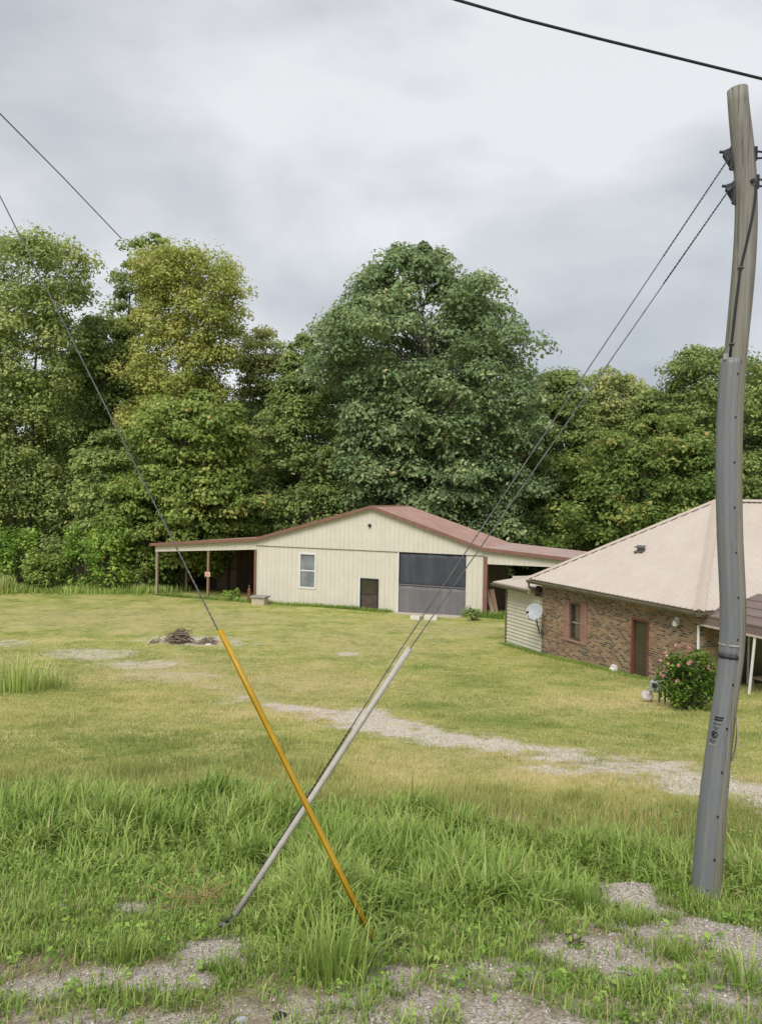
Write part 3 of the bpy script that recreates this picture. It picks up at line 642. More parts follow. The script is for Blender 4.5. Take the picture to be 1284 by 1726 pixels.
# window + shutters + door
u0, u1, z0, z1 = hwin; wf = MB()
for a in ((u0, u0+.07, z0, z1), (u1-.07, u1, z0, z1), (u0+.07, u1-.07, z0, z0+.07), (u0+.07, u1-.07, z1-.07, z1)): wf.box(a[0], a[1], .03, .13, a[2], a[3])
wo = wf.build('window', M['soffit'], house); zm = (z0+z1)/2-.05
MB().box(u0+.07, u1-.07, .06, .11, zm-.025, zm+.025).build('sash_rail', M['lid'], wo); MB().box(u0+.06, u1-.06, .1, .12, z0+.06, zm).build('pane', M['pane_dark'], wo); MB().box(u0+.06, u1-.06, .1, .12, zm, z1-.06).build('pane', M['pane_dark'], wo)
MB().box((u0+u1)/2-.09, u1-.08, .088, .098, z0+.07, z1-.07).build('curtain', M['mid_wood'], wo)
def shutter(u0, u1):
    s_ = MB()
    s_.box(u0, u0+.06, -.045, -.004, z0-.08, z1+.08); s_.box(u1-.06, u1, -.045, -.004, z0-.08, z1+.08)
    for a in (z0-.08, z1+.0, (z0+z1)/2-.04): s_.box(u0+.06, u1-.06, -.045, -.004, a, a+.08)
    so = s_.build('shutter', M['shutter'], house)
    k = 0; zz_ = z0+.01
    while zz_ < z1-.03:
        if abs(zz_-(z0+z1)/2+.02) > .07: MB().prism([(u0+.06, -.035, zz_), (u0+.06, -.012, zz_+.055), (u0+.06, -.006, zz_+.05), (u0+.06, -.03, zz_-.005)], (u1-u0-.12, 0, 0)).build('louvre', M['shutter'], so)
        zz_ += .075
sw = hl(951, 1050)[0]; shutter(min(sw, u0-.4), u0-.02); shutter(u1+.02, max(hl(989, 1050)[0], u1+.36))
MB().box(u0-.05, u1+.05, -.05, .1, z0-.09, z0-.002).build('window_sill', M['shutter'], house)
u0, u1, z0, z1 = hdor; fb = hl(1062, 1142)[1]
df = MB()
for a in ((u0, u0+.075, -.5, z1), (u1-.075, u1, -.5, z1), (u0+.075, u1-.075, z1-.075, z1)): df.box(a[0], a[1], -.03, .15, a[2], a[3])
d_o = df.build('entry_door', M['doorframe'], house)
MB().box(u0+.075, u1-.075, .06, .11, -.5, z1-.075).build('door_leaf', M['door_screen'], d_o)
MB().box(u0+.16, u1-.16, .045, .062, z1*.5, z1-.2).build('door_panel', M['pane_dark'], d_o); MB().tube([(u1-.14, .06, 1.0), (u1-.14, .0, 1.0)], .03, 8).build('handle', M['steel'], d_o)
MB().box(u0-.06, u1+.06, -.3, .1, -.5, fb+.1).build('doorstep', M['block'], house, bev=.015)
p = hl(1143, 1047); MB().box(-.07, .07, -.08, -.002, -.12, .12).lathe([(.05, -.18), (.09, -.14), (.09, -.02), (.04, .04)], 10, (0, -.12, 0)).xf(Matrix.Translation((p[0], 0, p[1]))).build('wall_lamp', M['white'], house)
p = hl(1052, 1017); MB().box(-.15, .15, -.04, -.002, -.07, .07).xf(Matrix.Translation((p[0], 0, p[1]))).build('wall_vent', M['lid'], house)
p = hl(1037, 1129); p = (p[0], p[1]+.06); MB().box(-.11, .11, -.12, -.002, -.1, .1).add([(-.13, -.22, -.1), (.13, -.22, -.1), (.11, -.05, .12), (-.11, -.05, .12), (-.13, -.05, -.12), (.13, -.05, -.12)], [(0, 1, 2, 3), (0, 4, 5, 1), (0, 3, 4), (1, 5, 2)]).xf(Matrix.Translation((p[0], 0, p[1]))).build('dryer_vent', M['white'], house)

# siding wing behind the brick part (same building)
WC = hl(852, 1040)[0]; we = hl(835, 977)[1]-.05
brd = .155; z = -.45; k = 0
while z < we-.12:
    zt_ = min(z+brd, we-.06)
    MB().add([(WC, .035, z), (-.004, .035, z), (-.004, .08, zt_+.004), (WC, .08, zt_+.004), (WC, .12, z), (-.004, .12, z), (-.004, .12, zt_+.004), (WC, .12, zt_+.004)],
       [(0, 1, 2, 3), (0, 4, 5, 1), (4, 0, 3, 7), (1, 5, 6, 2), (3, 2, 6, 7), (5, 4, 7, 6)]).build('siding_board', M['siding'], house); z += brd
MB().box(WC-.1, WC+.02, .03, .16, -.5, we-.06).build('corner_board', M['gutter'], house)
MB().box(WC-.02, 0, .16, .3, -.5, we-.05).build('wing_wall', M['siding'], house); MB().box(WC, WC+.15, .3, 7, -.5, we+.3).build('wing_end_wall', M['siding'], house)
we2 = we+.02; hface([(WC-.5, -.42, we2), (-.3, -.42, we2), (-.3, 5.5, we2+.75), (WC-.5, 5.5, we2+.75)], (1, 0, 0), 'wing_roof', spacing=.26)
MB().box(WC-.48, -.45, -.40, .1, we-.15, we-.05).build('wing_soffit', M['siding'], house)
gutter((WC-.5, -.42, we2), (-ov-.05, -.42, we2))
# porch on the front
PE = hl(1178, 1036)[1]; PU0 = HL+.12; PU1 = HL+6.5; PV0 = -.15
sl_ = .40; stp = .42
for k in range(8):
    v0 = PV0+k*stp; zb = PE+k*stp*sl_; us_ = PU0+max(0, (k-1))*.30+(0.06 if k == 0 else 0)
    MB().prism([(us_, v0, zb), (us_, v0, zb+.05), (us_, v0+stp+.06, zb+.05+stp*sl_-.02), (us_, v0+stp+.06, zb+stp*sl_-.03)], (PU1-us_, 0, 0)).build('porch_roof_panel', M['brown_panel'], house)
MB().box(PU0+.05, PU1, PV0+.02, PV0+.07, PE-.24, PE-.002).build('porch_fascia', M['brown_panel'], house)
MB().box(PU0+.05, PU1, PV0+.0, PV0+.09, PE-.31, PE-.245).build('porch_beam', M['tan_cap'], house)
MB().box(PU0+.1, PU1-.1, PV0+.1, 3.2, PE-.06, PE-.02).build('porch_ceiling', M['soffit'], house)
MB().box(HL+.01, PU1+.3, -.3, 3.4, -.75, .12).build('porch_slab', M['conc'], house, bev=.02)
def ppost(px_t, py_t, px_b, py_b, r=.04):
    a = on_plane(px_t, py_t, hO, hU)[0]; b = on_plane(px_b, py_b, hO, hU)[0]
    MB().tube([(b, PV0+.05, .0), (a, PV0+.05, PE-.31)], r, 8).build('porch_post', M['white_frame'], house)
ppost(1181, 1060, 1181, 1150); ppost(1277, 1066, 1262, 1195)
# dim sliding door and shelf under the porch
fr = MB(); 
for a, b in ((1.0, 1.06), (1.9, 1.96), (2.8, 2.86)): fr.box(HL+.002, HL+.06, a, b, .12, 2.2)
fr.box(HL+.002, HL+.06, 1.06, 2.8, 2.14, 2.2); sdo = fr.build('patio_door', M['white_frame'], house); MB().box(HL+.004, HL+.02, 1.06, 2.8, .13, 2.14).build('pane', M['pane_dark'], sdo)
r_ = MB()
for z_ in (.35, .8, 1.2): r_.box(HL+1.6, HL+2.3, .5, 1.3, z_, z_+.04)
for a in (HL+1.62, HL+2.26):
    for b in (.52, 1.26): r_.box(a, a+.04, b, b+.04, .12, 1.24)
ro = r_.build('porch_shelf', M['mid_wood']); ro.matrix_world = Mi; tag(ro, 'low slatted wooden shelf standing under the brown porch', 'shelf')

# satellite dish
def hl_off(px, py, off):
    O_ = HO+hv*off; s_, z = on_plane(px, py, (O_.x, O_.y), hU); return s_, z-hz
dc = hl_off(900, 1031, -.62)
dx = hl(906, 1062); dish = empty('satellite_dish', Mi @ Vector((.06, .0, dx[1]-.1)), hrot, 'pale grey satellite dish on bent arm at the brick corner', 'satellite dish')
dc3 = Vector((dc[0]-.06, -.62, dc[1]-(dx[1]-.1)))
MB().tube([(0, -.02, 0), (-.0, -.15, .03), (dc3.x*.55, -.3, .28), (dc3.x*.8, -.42, .42), (dc3.x*.9, -.5, dc3.z-.2)], .03, 8).build('arm', M['steel'], dish)
MB().box(-.06, .06, -.03, -.001, -.13, .13).build('mount_plate', M['steel'], dish)
Rd = Matrix.Translation(dc3) @ Vector((.42, -.82, .38)).normalized().to_track_quat('Z', 'Y').to_matrix().to_4x4()
prof = [(.001, -.10), (.12, -.092), (.24, -.065), (.34, -.02), (.38, .0), (.385, .006), (.37, .006), (.24, -.055), (.001, -.085)]
MB().lathe(prof, 28).xf(Rd @ Matrix.Diagonal((1, .9, 1, 1))).build('reflector', M['dish'], dish, sm=True)
MB().tube([Rd @ Vector((0, -.34, -.03)), Rd @ Vector((0, -.42, .2)), Rd @ Vector((0, -.2, .5))], .014, 6).build('feed_arm', M['steel'], dish)
MB().tube([Rd @ Vector((0, -.2, .5)), Rd @ Vector((0, -.13, .42))], [.05, .035], 10).build('feed_horn', M['black'], dish)
MB().tube([(0, -.03, -.05), (-.04, -.06, .5), (-.1, -.05, 1.2), (-.05, -.07, HE-.5-dx[1])], .008, 5).build('coax_cable', M['cable'], dish)

# gas meter
q = gpt(1103, 1184); gm = empty('gas_meter', (q.x, q.y, q.z-.03), math.radians(-35), 'pale grey gas meter with round regulator in front of the brick wall', 'gas meter')
MB().tube([(.12, .0, -.1), (.12, 0, .30)], .025, 8).build('riser_pipe', M['steel'], gm); MB().tube([(-.1, 0, -.1), (-.1, 0, .2)], .025, 8).build('riser_pipe', M['steel'], gm)
MB().box(-.13, .17, -.11, .11, .30, .60).build('meter_body', M['offwhite_metal'], gm, bev=.04)
MB().box(-.04, .09, -.135, -.105, .44, .56).build('index_window', M['black'], gm, bev=.008); MB().lathe([(.03, .60), (.05, .62), (.05, .66), (.02, .69)], 10).build('cap', M['steel'], gm)
MB().lathe([(.05, 0), (.13, .012), (.165, .035), (.165, .05), (.12, .075), (.06, .10), (.045, .15), (.02, .16)], 18).xf(Matrix.Translation((-.19, -.06, .17)) @ Matrix.Rotation(math.radians(28), 4, 'Y') @ Matrix.Rotation(math.radians(28), 4, 'X')).build('regulator', M['pink_metal'], gm, sm=True)
MB().tube([(.17, 0, .55), (.26, 0, .55), (.27, 0, .2), (.27, 0, -.05)], .022, 8).build('outlet_pipe', M['black'], gm)

# ------------------------------------------------------------------ foliage tools
def leaf_mesh(C, N, size, tint, rs, aspect=.62, flop=.25):
    n = len(C)
    N = N/np.maximum(np.linalg.norm(N, axis=1, keepdims=True), 1e-6)
    r = rs.normal(size=(n, 3)); a = np.cross(N, r); a /= np.maximum(np.linalg.norm(a, axis=1, keepdims=True), 1e-6)
    b = np.cross(N, a); L_ = size[:, None]
    p0 = C-a*L_*.5; p2 = C+a*L_*.5-N*L_*flop*rs.random((n, 1)); w = aspect*.5*L_
    mid = C-a*L_*.05+N*L_*.08
    V = np.stack([p0, mid-b*w, p2, mid+b*w], 1).reshape(-1, 3)
    F = np.arange(4*n).reshape(n, 4)
    return V, F, np.repeat(tint, 4)
def tubes_np(segs, nside=5):
    """segs: list of (pts(list of 3), radii)"""
    mb = MB()
    for p, r in segs: mb.tube(p, r, nside, False)
    return mb
LD, LS = 1.85, .84
def build_tree(name, env, Y, leaf, label, group, seed, clump=1.25, per=110, nclump=260, leafsize=.30, trunk_r=.28, shell=.5, label_trunk=None, sparse=0, depth=.85, droop=.0, trunks=1, zs=.85):
    """env: crown outline rows (y, x_left, x_right) read at the tree's own distance Y"""
    per = int(per*LD); rs = np.random.default_rng(seed)
    mid = env[len(env)//2]; cxp = (mid[1]+mid[2])/2
    b = at(cxp, 980, Y); bx, by = b.x, Y; gzv = float(ground(bx, by))
    root = empty(name, (bx, by, gzv-.05), 0, label, 'tree', group)
    rows = []
    for (y, xl, xr) in env:
        pl = at(xl, y, Y); pr = at(xr, y, Y); rows.append((max(.3, (pl.z+pr.z)/2-gzv), (pl.x+pr.x)/2-bx, (pr.x-pl.x)/2))
    rows.sort(); rows = np.array(rows); Hh = rows[-1, 0]
    # sample clump centres
    zs_ = np.linspace(rows[0, 0], Hh, 200); rr = np.interp(zs_, rows[:, 0], rows[:, 2]); pz = (rr+.4)/np.sum(rr+.4)
    z = rs.choice(zs_, nclump, p=pz)+rs.normal(0, .15, nclump)
    th = rs.random(nclump)*2*np.pi
    rad = np.interp(z, rows[:, 0], rows[:, 2]); cxo = np.interp(z, rows[:, 0], rows[:, 1])
    lump = .58+.82*fbm(th*1.9+seed, z*.5, seed)
    f = shell+(1-shell)*np.sqrt(rs.random(nclump))
    R = np.maximum(rad*lump*f-clump*.35, 0.05)
    # keep the tips inside the outline
    C = np.stack([cxo+R*np.cos(th), R*np.sin(th)*depth, np.minimum(z, Hh-clump*.35)], 1)
    cr_ = clump*(.6+.7*rs.random(nclump))*np.clip(.35+rad/ max(rad.max(), .1), .5, 1.1)
    cl = np.repeat(np.arange(nclump), per); n = len(cl)
    d = rs.normal(size=(n, 3)); d /= np.linalg.norm(d, axis=1, keepdims=True)
    d[:, 2] = np.where(d[:, 2] < -.25, -d[:, 2]*.6, d[:, 2])
    rr_ = rs.random(n)**.36
    P = C[cl]+d*rr_[:, None]*cr_[cl][:, None]*np.array([1.05, 1.05, zs])
    P[:, 2] -= droop*cr_[cl]*(d[:, 0]**2+d[:, 1]**2)*rr_**2
    P[:, 2] = np.maximum(P[:, 2], .15)
    N = d*.95+np.array([0, 0, .35])+rs.normal(size=(n, 3))*.34
    tint = np.clip(.45+(rs.random(nclump)[cl]-.5)*.5+rs.normal(0, .17, n), 0, .97)
    tint = np.where(rs.random(n) < .012, 1.0, tint)
    size = leafsize*LS*(.5+1.0*rs.random(n))
    V, F, T = leaf_mesh(P, N, size, tint, rs)
    mesh_np('crown', V, [F], L[leaf], root, T)
    segs = []
    for k in range(trunks):
        ox = 0 if trunks == 1 else (k-(trunks-1)/2)*.9
        tp = []; nseg = 9; ph = rs.random()*6
        for i in range(nseg+1):
            t_ = i/nseg; zz_ = t_*Hh*.93; tp.append((ox*(1+t_*1.5)+np.interp(zz_, rows[:, 0], rows[:, 1])*t_+.25*math.sin(ph+3*t_)*t_, .2*math.cos(ph+2.5*t_)*t_, zz_-.3 if i == 0 else zz_))
        segs.append((tp, [trunk_r*(1.25 if i == 0 else 1)*(1-.9*i/nseg)+.015 for i in range(nseg+1)]))
    tp = np.array(segs[0][0])
    for i in range(nclump):
        if rs.random() < .30:
            h = max(C[i, 2]-.55*np.hypot(C[i, 0], C[i, 1])-.4, .12*Hh); h = min(h, C[i, 2], Hh*.9)
            s_ = np.array([np.interp(h, tp[:, 2], tp[:, 0]), np.interp(h, tp[:, 2], tp[:, 1]), h]); e_ = C[i]
            m1 = s_+(e_-s_)*.5+np.array([0, 0, .1*np.linalg.norm(e_-s_)])+rs.normal(0, .12, 3)
            r0 = .015+.026*np.linalg.norm(e_-s_)/5*min(trunk_r/.28, 1.3)
            segs.append(([tuple(s_), tuple(m1), tuple(e_)], [r0, r0*.6, .012]))
    tubes_np(segs).build('trunk', M['bark'], root, sm=True)
    return root
TG = None
FULL = 1.0
specs = [
 # name, outline, distance, leaves, label, seed, extra
 ('broad_tree', [(418, 650, 750), (445, 615, 775), (500, 552, 850), (560, 532, 882), (620, 536, 912), (700, 548, 916), (780, 575, 908), (850, 590, 905), (910, 610, 890), (960, 660, 840)], 62, 'bigdark', 'huge rounded dark green tree rising behind the barn ridge', 1, dict(nclump=760, per=105, clump=1.3, leafsize=.34, trunk_r=.4, shell=.45, droop=.35)),
 ('olive_tree', [(408, -10, 60), (430, -60, 135), (480, -95, 155), (540, -95, 150), (620, -90, 132), (720, -80, 118), (820, -70, 112), (900, -60, 105)], 63, 'olive', 'tall olive green tree with bare greyish stems above the bright shrubs', 2, dict(nclump=380, per=110, clump=1.3, leafsize=.29, shell=.4, trunks=3, trunk_r=.2, zs=1.3)),
 ('slender_tree', [(390, 262, 292), (410, 195, 298), (450, 182, 280), (500, 176, 262), (560, 185, 250), (650, 170, 250), (760, 150, 260), (900, 150, 260)], 71, 'green', 'thin ragged green tree poking up beside the golden tree', 3, dict(nclump=170, per=70, clump=.95, leafsize=.30, shell=.3)),
 ('golden_tree', [(430, 262, 350), (450, 236, 400), (500, 230, 415), (560, 226, 406), (620, 220, 398), (700, 216, 395), (780, 220, 400), (880, 240, 400)], 66, 'gold', 'tall columnar golden olive tree above the yellow green maple', 4, dict(nclump=420, per=105, clump=1.0, leafsize=.27, shell=.35, zs=1.45)),
 ('maple_tree', [(658, 312, 350), (690, 250, 405), (740, 200, 428), (800, 180, 436), (860, 168, 432), (910, 175, 420), (965, 215, 380)], 60.5, 'yellow', 'bushy yellow green maple tree behind the left lean-to', 5, dict(nclump=330, per=100, clump=1.1, leafsize=.33, shell=.5)),
 ('dark_tree', [(535, 150, 205), (570, 120, 235), (650, 105, 250), (760, 105, 250), (880, 100, 250), (960, 110, 240)], 69, 'green', 'mid green tree filling the gap between olive and golden trees', 6, dict(nclump=240, per=85, clump=1.3, leafsize=.34)),
 ('young_tree', [(725, 165, 205), (770, 130, 235), (830, 115, 245), (900, 110, 245), (965, 120, 240)], 61, 'green', 'young green tree leaning over the shrubs beside the maple', 7, dict(nclump=130, per=100, clump=1.05, leafsize=.31)),
 ('forest_tree', [(562, 500, 526), (600, 470, 545), (660, 448, 566), (740, 430, 600), (820, 422, 630), (890, 420, 650), (960, 430, 640)], 66, 'green', 'pointed green tree standing left of the huge dark tree', 8, dict(nclump=300, per=95, clump=1.15, leafsize=.31)),
 ('brownish_tree', [(555, 425, 465), (590, 398, 490), (650, 394, 480), (720, 398, 470), (820, 400, 470)], 71, 'brown', 'thin tan brown tree showing right of the golden tree', 9, dict(nclump=130, per=75, clump=1.05, leafsize=.3, shell=.3)),
 ('forest_tree', [(622, 925, 955), (655, 895, 995), (720, 880, 1012), (800, 862, 1005), (880, 850, 985), (950, 855, 970)], 66, 'green', 'green tree standing right of the huge dark tree', 10, dict(nclump=240, per=95, clump=1.15, leafsize=.31)),
 ('brownish_tree', [(622, 1000, 1052), (650, 982, 1085), (700, 975, 1110), (790, 980, 1115), (880, 985, 1110)], 72, 'brown', 'dull brown green tree top between the green trees', 12, dict(nclump=170, per=85, clump=1.15, leafsize=.31)),
 ('forest_tree', [(655, 1080, 1125), (690, 1050, 1165), (760, 1035, 1185), (850, 1030, 1190), (940, 1035, 1185)], 69, 'green', 'light green tree low between the brown tree and the dark right tree', 13, dict(nclump=190, per=85, clump=1.15, leafsize=.31)),
 ('maple_tree', [(700, 1100, 1150), (740, 1000, 1200), (790, 958, 1225), (850, 918, 1230), (910, 905, 1225), (965, 910, 1210)], 60, 'ygreen', 'spreading yellow green maple tree behind the tan hipped roof', 14, dict(nclump=270, per=110, clump=1.2, leafsize=.33, shell=.5)),
 ('leafy_tree', [(590, 1150, 1225), (620, 1128, 1300), (680, 1118, 1345), (760, 1130, 1365), (850, 1120, 1365), (940, 1140, 1350)], 65, 'green', 'full green tree behind the leaning grey-sheathed pole', 15, dict(nclump=300, per=95, clump=1.2, leafsize=.31)),
 ('leafy_tree', [(600, 1350, 1430), (650, 1310, 1480), (760, 1300, 1490), (880, 1310, 1480)], 67, 'green', 'full green tree next along beyond the ridge of the house', 16, dict(nclump=160, per=80, clump=1.3, leafsize=.34)),
]
for nm, env, Y, lf, lab, sd_, kw in specs:
    build_tree(nm, env, Y, lf, lab, None, sd_, **kw)
# darker wood behind: two trees repeated
wood = []
back = [(-190, 640, 80), (-60, 650, 84), (70, 630, 79), (180, 600, 83), (300, 640, 80), (420, 690, 82), (520, 650, 78), (640, 620, 83), (770, 640, 80), (880, 690, 84), (960, 670, 79), (1060, 690, 83), (1170, 660, 80), (1290, 640, 84), (1420, 640, 80), (1540, 640, 83), (-320, 620, 82)]
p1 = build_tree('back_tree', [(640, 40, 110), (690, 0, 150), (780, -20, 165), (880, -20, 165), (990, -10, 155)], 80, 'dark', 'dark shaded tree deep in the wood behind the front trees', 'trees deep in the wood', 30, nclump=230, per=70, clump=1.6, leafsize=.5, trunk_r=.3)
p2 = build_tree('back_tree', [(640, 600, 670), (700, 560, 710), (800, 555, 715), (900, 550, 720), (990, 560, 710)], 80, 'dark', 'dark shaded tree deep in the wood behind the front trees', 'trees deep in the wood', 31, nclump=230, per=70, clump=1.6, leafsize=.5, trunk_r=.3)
h1 = at(0, 640, 80).z - float(ground(0, 80))
def copy_tree(o):
    c = o.copy(); COL.objects.link(c)
    for ch in o.children:
        k = ch.copy(); COL.objects.link(k); k.parent = c; k.matrix_parent_inverse = ch.matrix_parent_inverse
    return c
for i, (px, top, Y) in enumerate(back):
    o = (p1, p2)[i] if i < 2 else copy_tree((p1, p2)[i % 2])
    b = at(px, 900, Y); gzv = float(ground(b.x, Y)); o.location = (b.x, Y, gzv-.05); o.rotation_euler = (0, 0, random.random()*6.28)
    s_ = (at(px, top, Y).z-gzv)/h1; o.scale = (1.05, 1.05, s_)

def build_shrub(name, px, py, w, h, leaf, label, seed, n=1800, size=.2, cat='shrub', group=None, Y=None, clump=.35, nc=26):
    rs = np.random.default_rng(seed); q = gpt(px, py) if Y is None else None
    if q is None: b = at(px, py, Y); q = Vector((b.x, Y, float(ground(b.x, Y))))
    root = empty(name, (q.x, q.y, q.z-.03), 0, label, cat, group)
    th = rs.random(nc)*6.283; zc = (.12+.8*rs.random(nc))*h; rr = w/2*np.sqrt(np.clip(1-((zc/h-.42)/.62)**2, .05, 1))*(.35+.55*rs.random(nc))
    C = np.stack([rr*np.cos(th), rr*np.sin(th)*.8, zc], 1); cl = rs.integers(0, nc, n); cr_ = clump*(.7+.6*rs.random(nc))
    d = rs.normal(size=(n, 3)); d /= np.linalg.norm(d, axis=1, keepdims=True)
    P = C[cl]+d*(rs.random((n, 1))**.5)*cr_[cl][:, None]; P[:, 2] = np.maximum(P[:, 2], .03)
    N = d*.6+np.array([0, 0, .6])+rs.normal(size=(n, 3))*.4
    tint = np.clip(.45+(rs.random(nc)[cl]-.5)*.55+rs.normal(0, .17, n), 0, .95); tint = np.where(rs.random(n) < .02, 1, tint)
    V, F, T = leaf_mesh(P, N, size*(.6+.8*rs.random(n)), tint, rs)
    mesh_np('foliage', V, [F], L[leaf], root, T)
    tubes_np([([(rs.normal(0, .05), rs.normal(0, .05), -.1), tuple(C[i]*np.array([.5, .5, .55])), tuple(C[i])], [.03, .02, .008]) for i in range(nc)], 4).build('stems', M['bark'], root)
    return root, C, cl, cr_
shr = [(-30, 57.5, 4.2, 4.6, 'bright', 'bright green shrub at the wood edge beside the straw coloured weeds'), (38, 58.5, 3.6, 4.4, 'bright', 'upright bright shrub between two taller bright shrubs below the olive tree'), (95, 59, 4.0, 4.0, 'green', 'darker green shrub among the bright shrubs at the wood edge'),
       (140, 58, 3.4, 4.6, 'bright', 'broad light green shrub with pale leaves below the young tree'), (185, 57.5, 3.0, 4.8, 'bright', 'tall pale green shrub with orange flecked leaves near the maple'), (232, 58.5, 3.2, 3.4, 'yellow', 'low yellowish shrub between the maple and the lean-to'), (290, 61, 3.4, 3.0, 'green', 'shaded green shrub seen through the open left lean-to'),
       (-120, 58, 4.4, 4.4, 'green', 'green shrub farthest along the wood edge from the barn'), (75, 57, 2.6, 2.6, 'yellow', 'small yellow green shrub standing out before the bright shrubs')]
for i, (px, Y, w, h, lf, lab) in enumerate(shr):
    build_shrub('edge_shrub', px, 990, w, h, lf, lab, 60+i, n=2600, size=.24, Y=Y, clump=.6, nc=44)
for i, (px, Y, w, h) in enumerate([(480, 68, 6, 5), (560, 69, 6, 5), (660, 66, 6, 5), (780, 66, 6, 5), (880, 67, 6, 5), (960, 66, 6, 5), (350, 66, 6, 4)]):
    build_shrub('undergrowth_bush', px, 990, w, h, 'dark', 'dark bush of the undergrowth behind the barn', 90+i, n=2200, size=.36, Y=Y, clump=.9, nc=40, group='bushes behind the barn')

# rose bush
root, C, cl, cr_ = build_shrub('rose_bush', 1163, 1196, 1.62, 1.62, 'rose', 'round green bush with pink blossoms beside the porch', 120, n=5200, size=.085, cat='bush', clump=.26, nc=60)
rs = np.random.default_rng(4); nf = 17; th = rs.uniform(2.6, 4.3, nf); hh = rs.uniform(.75, 1.68, nf); rr = .86*np.sqrt(np.clip(1-((hh/1.62-.42)/.68)**2, .05, 1))
Pf = np.stack([rr*np.cos(th)*np.where(rs.random(nf) < .2, -.4, 1), rr*np.sin(th)*.9-.1, hh], 1)
cl = np.repeat(np.arange(nf), 9); d = rs.normal(size=(len(cl), 3)); d /= np.linalg.norm(d, axis=1, keepdims=True)
V, F, T = leaf_mesh(Pf[cl]+d*.035, d, np.full(len(cl), .06), rs.random(len(cl)), rs, .9)
mesh_np('blossoms', V, [F], L['petal'], root, T)

# ------------------------------------------------------------------ grass
def blades(P, h, w, az, bend, tint, levels=4):
    """curved tapering blades; P roots (n,3)"""
    n = len(P); dirv = np.stack([np.cos(az), np.sin(az), np.zeros(n)], 1); sidev = np.stack([-np.sin(az), np.cos(az), np.zeros(n)], 1)
    ts = np.linspace(0, 1, levels+1); V = []; 
    for i, t_ in enumerate(ts):
        ang = bend*t_
        # arc: integrate direction
        k = np.where(np.abs(bend) < 1e-3, 1e-3, bend)
        out = h*(1-np.cos(k*t_))/k; up = h*np.sin(k*t_)/k
        c = P+dirv*out[:, None]+np.array([0, 0, 1])*up[:, None]
        ww = (w*(1-t_**1.7)*(.75+.25*min(1, t_*4)))[:, None]
        if i < levels: V += [c-sidev*ww, c+sidev*ww]
        else: V.append(c)
    nv = len(V); V = np.stack(V, 1).reshape(-1, 3); b = (np.arange(n)*nv)[:, None]
    Fq = np.concatenate([np.zeros((0, 4), int)]+[b+np.array([2*i, 2*i+1, 2*i+3, 2*i+2]) for i in range(levels-1)], 0)
    Ft = b+np.array([2*levels-2, 2*levels-1, 2*levels])
    T = np.repeat(tint, nv)
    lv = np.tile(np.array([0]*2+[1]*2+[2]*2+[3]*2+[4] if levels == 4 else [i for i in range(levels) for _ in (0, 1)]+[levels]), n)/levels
    T = np.where(T > .99, 1.0, np.clip(T+(lv-.5)*.46, 0, .94))  # pale tips; roots darkened to paint the shade between tufts
    return V, Fq, Ft, T
def tufts(n_tuft, xy, rs, per, spread):
    idx_ = np.repeat(np.arange(len(xy)), per); o = rs.normal(size=(len(idx_), 2))*spread
    return xy[idx_]+o, idx_
rs = np.random.default_rng(77)
def backedge(x): return np.interp(x, [-12, -5, -1, .5, 1.6, 2.8, 3.6, 6, 12], [11.6, 11.5, 11.1, 10.4, 9.9, 9.1, 8.6, 8.4, 8.4])
# height field of the ditch grass
TALL = [(wpatch(*q[:4]), q[4]) for q in [(120, 1400, 260, 40, .9), (300, 1385, 140, 45, 1.0), (480, 1440, 140, 45, .95), (560, 1540, 115, 75, 1.0), (640, 1450, 180, 60, 1), (800, 1500, 170, 65, .95), (940, 1440, 160, 40, .85), (740, 1400, 200, 30, .85), (1080, 1470, 80, 40, .8), (1260, 1490, 70, 45, .9), (430, 1560, 50, 25, .35), (40, 1420, 120, 30, .7), (420, 1400, 100, 40, .9)]]
BARE = [(wpatch(*q[:4]), q[4]) for q in [(330, 1510, 45, 45, .9), (900, 1395, 120, 14, .7), (110, 1410, 70, 16, .6), (960, 1400, 60, 18, .5)]]
xy = np.stack([rs.uniform(-6.2, 7.0, 29000), rs.uniform(4.4, 12.2, 29000)], 1)
hf = blobs(xy[:, 0], xy[:, 1], TALL, .4, 1.1, 51); be = backedge(xy[:, 0])+(fbm(xy[:, 0]*.9, xy[:, 1]*.9, 57)-.5)*1.4
hf = np.maximum(hf*np.clip(.1+1.7*fbm(xy[:, 0]*2.1, xy[:, 1]*2.1, 58), .2, 1.25), .42*smooth(6.6, 7.6, xy[:, 1])*(.35+1.1*fbm(xy[:, 0]*1.4, xy[:, 1]*1.4, 59))); hf *= 1-smooth(-1.0, .5, xy[:, 1]-be); hf *= 1-.85*blobs(xy[:, 0], xy[:, 1], BARE, .4, 1.5, 52)
gvn = masks(xy[:, 0], xy[:, 1])[0]; hf *= 1-.9*smooth(.35, .8, gvn)
vis = np.abs(xy[:, 0]) < xy[:, 1]*.52+.6
keep = (rs.random(len(xy)) < np.clip(hf, 0, 1)**1.4*.85) & vis; xy = xy[keep]; hf = hf[keep]
pts, ti = tufts(0, xy, rs, 8, .035)
n = len(pts); hfac = hf[ti]
hgt = (.11+.44*hfac*(.45+.8*rs.random(len(xy))[ti]))*(.55+.6*rs.random(n)); az = rs.random(n)*6.283
tt_ = (fbm(pts[:, 0]*1.3, pts[:, 1]*1.3, 8)-.5)*.5
tint = np.clip(.42+tt_+(rs.random(len(xy))[ti]-.5)*.3+rs.normal(0, .10, n), 0, .9); tint = np.where(rs.random(n) < .012, 1.05, tint)
P = np.stack([pts[:, 0], pts[:, 1], ground(pts[:, 0], pts[:, 1])-.015], 1)
V, Fq_, Ft_, T = blades(P, hgt, .008+.008*rs.random(n), az, rs.uniform(.35, 2.5, n), tint)
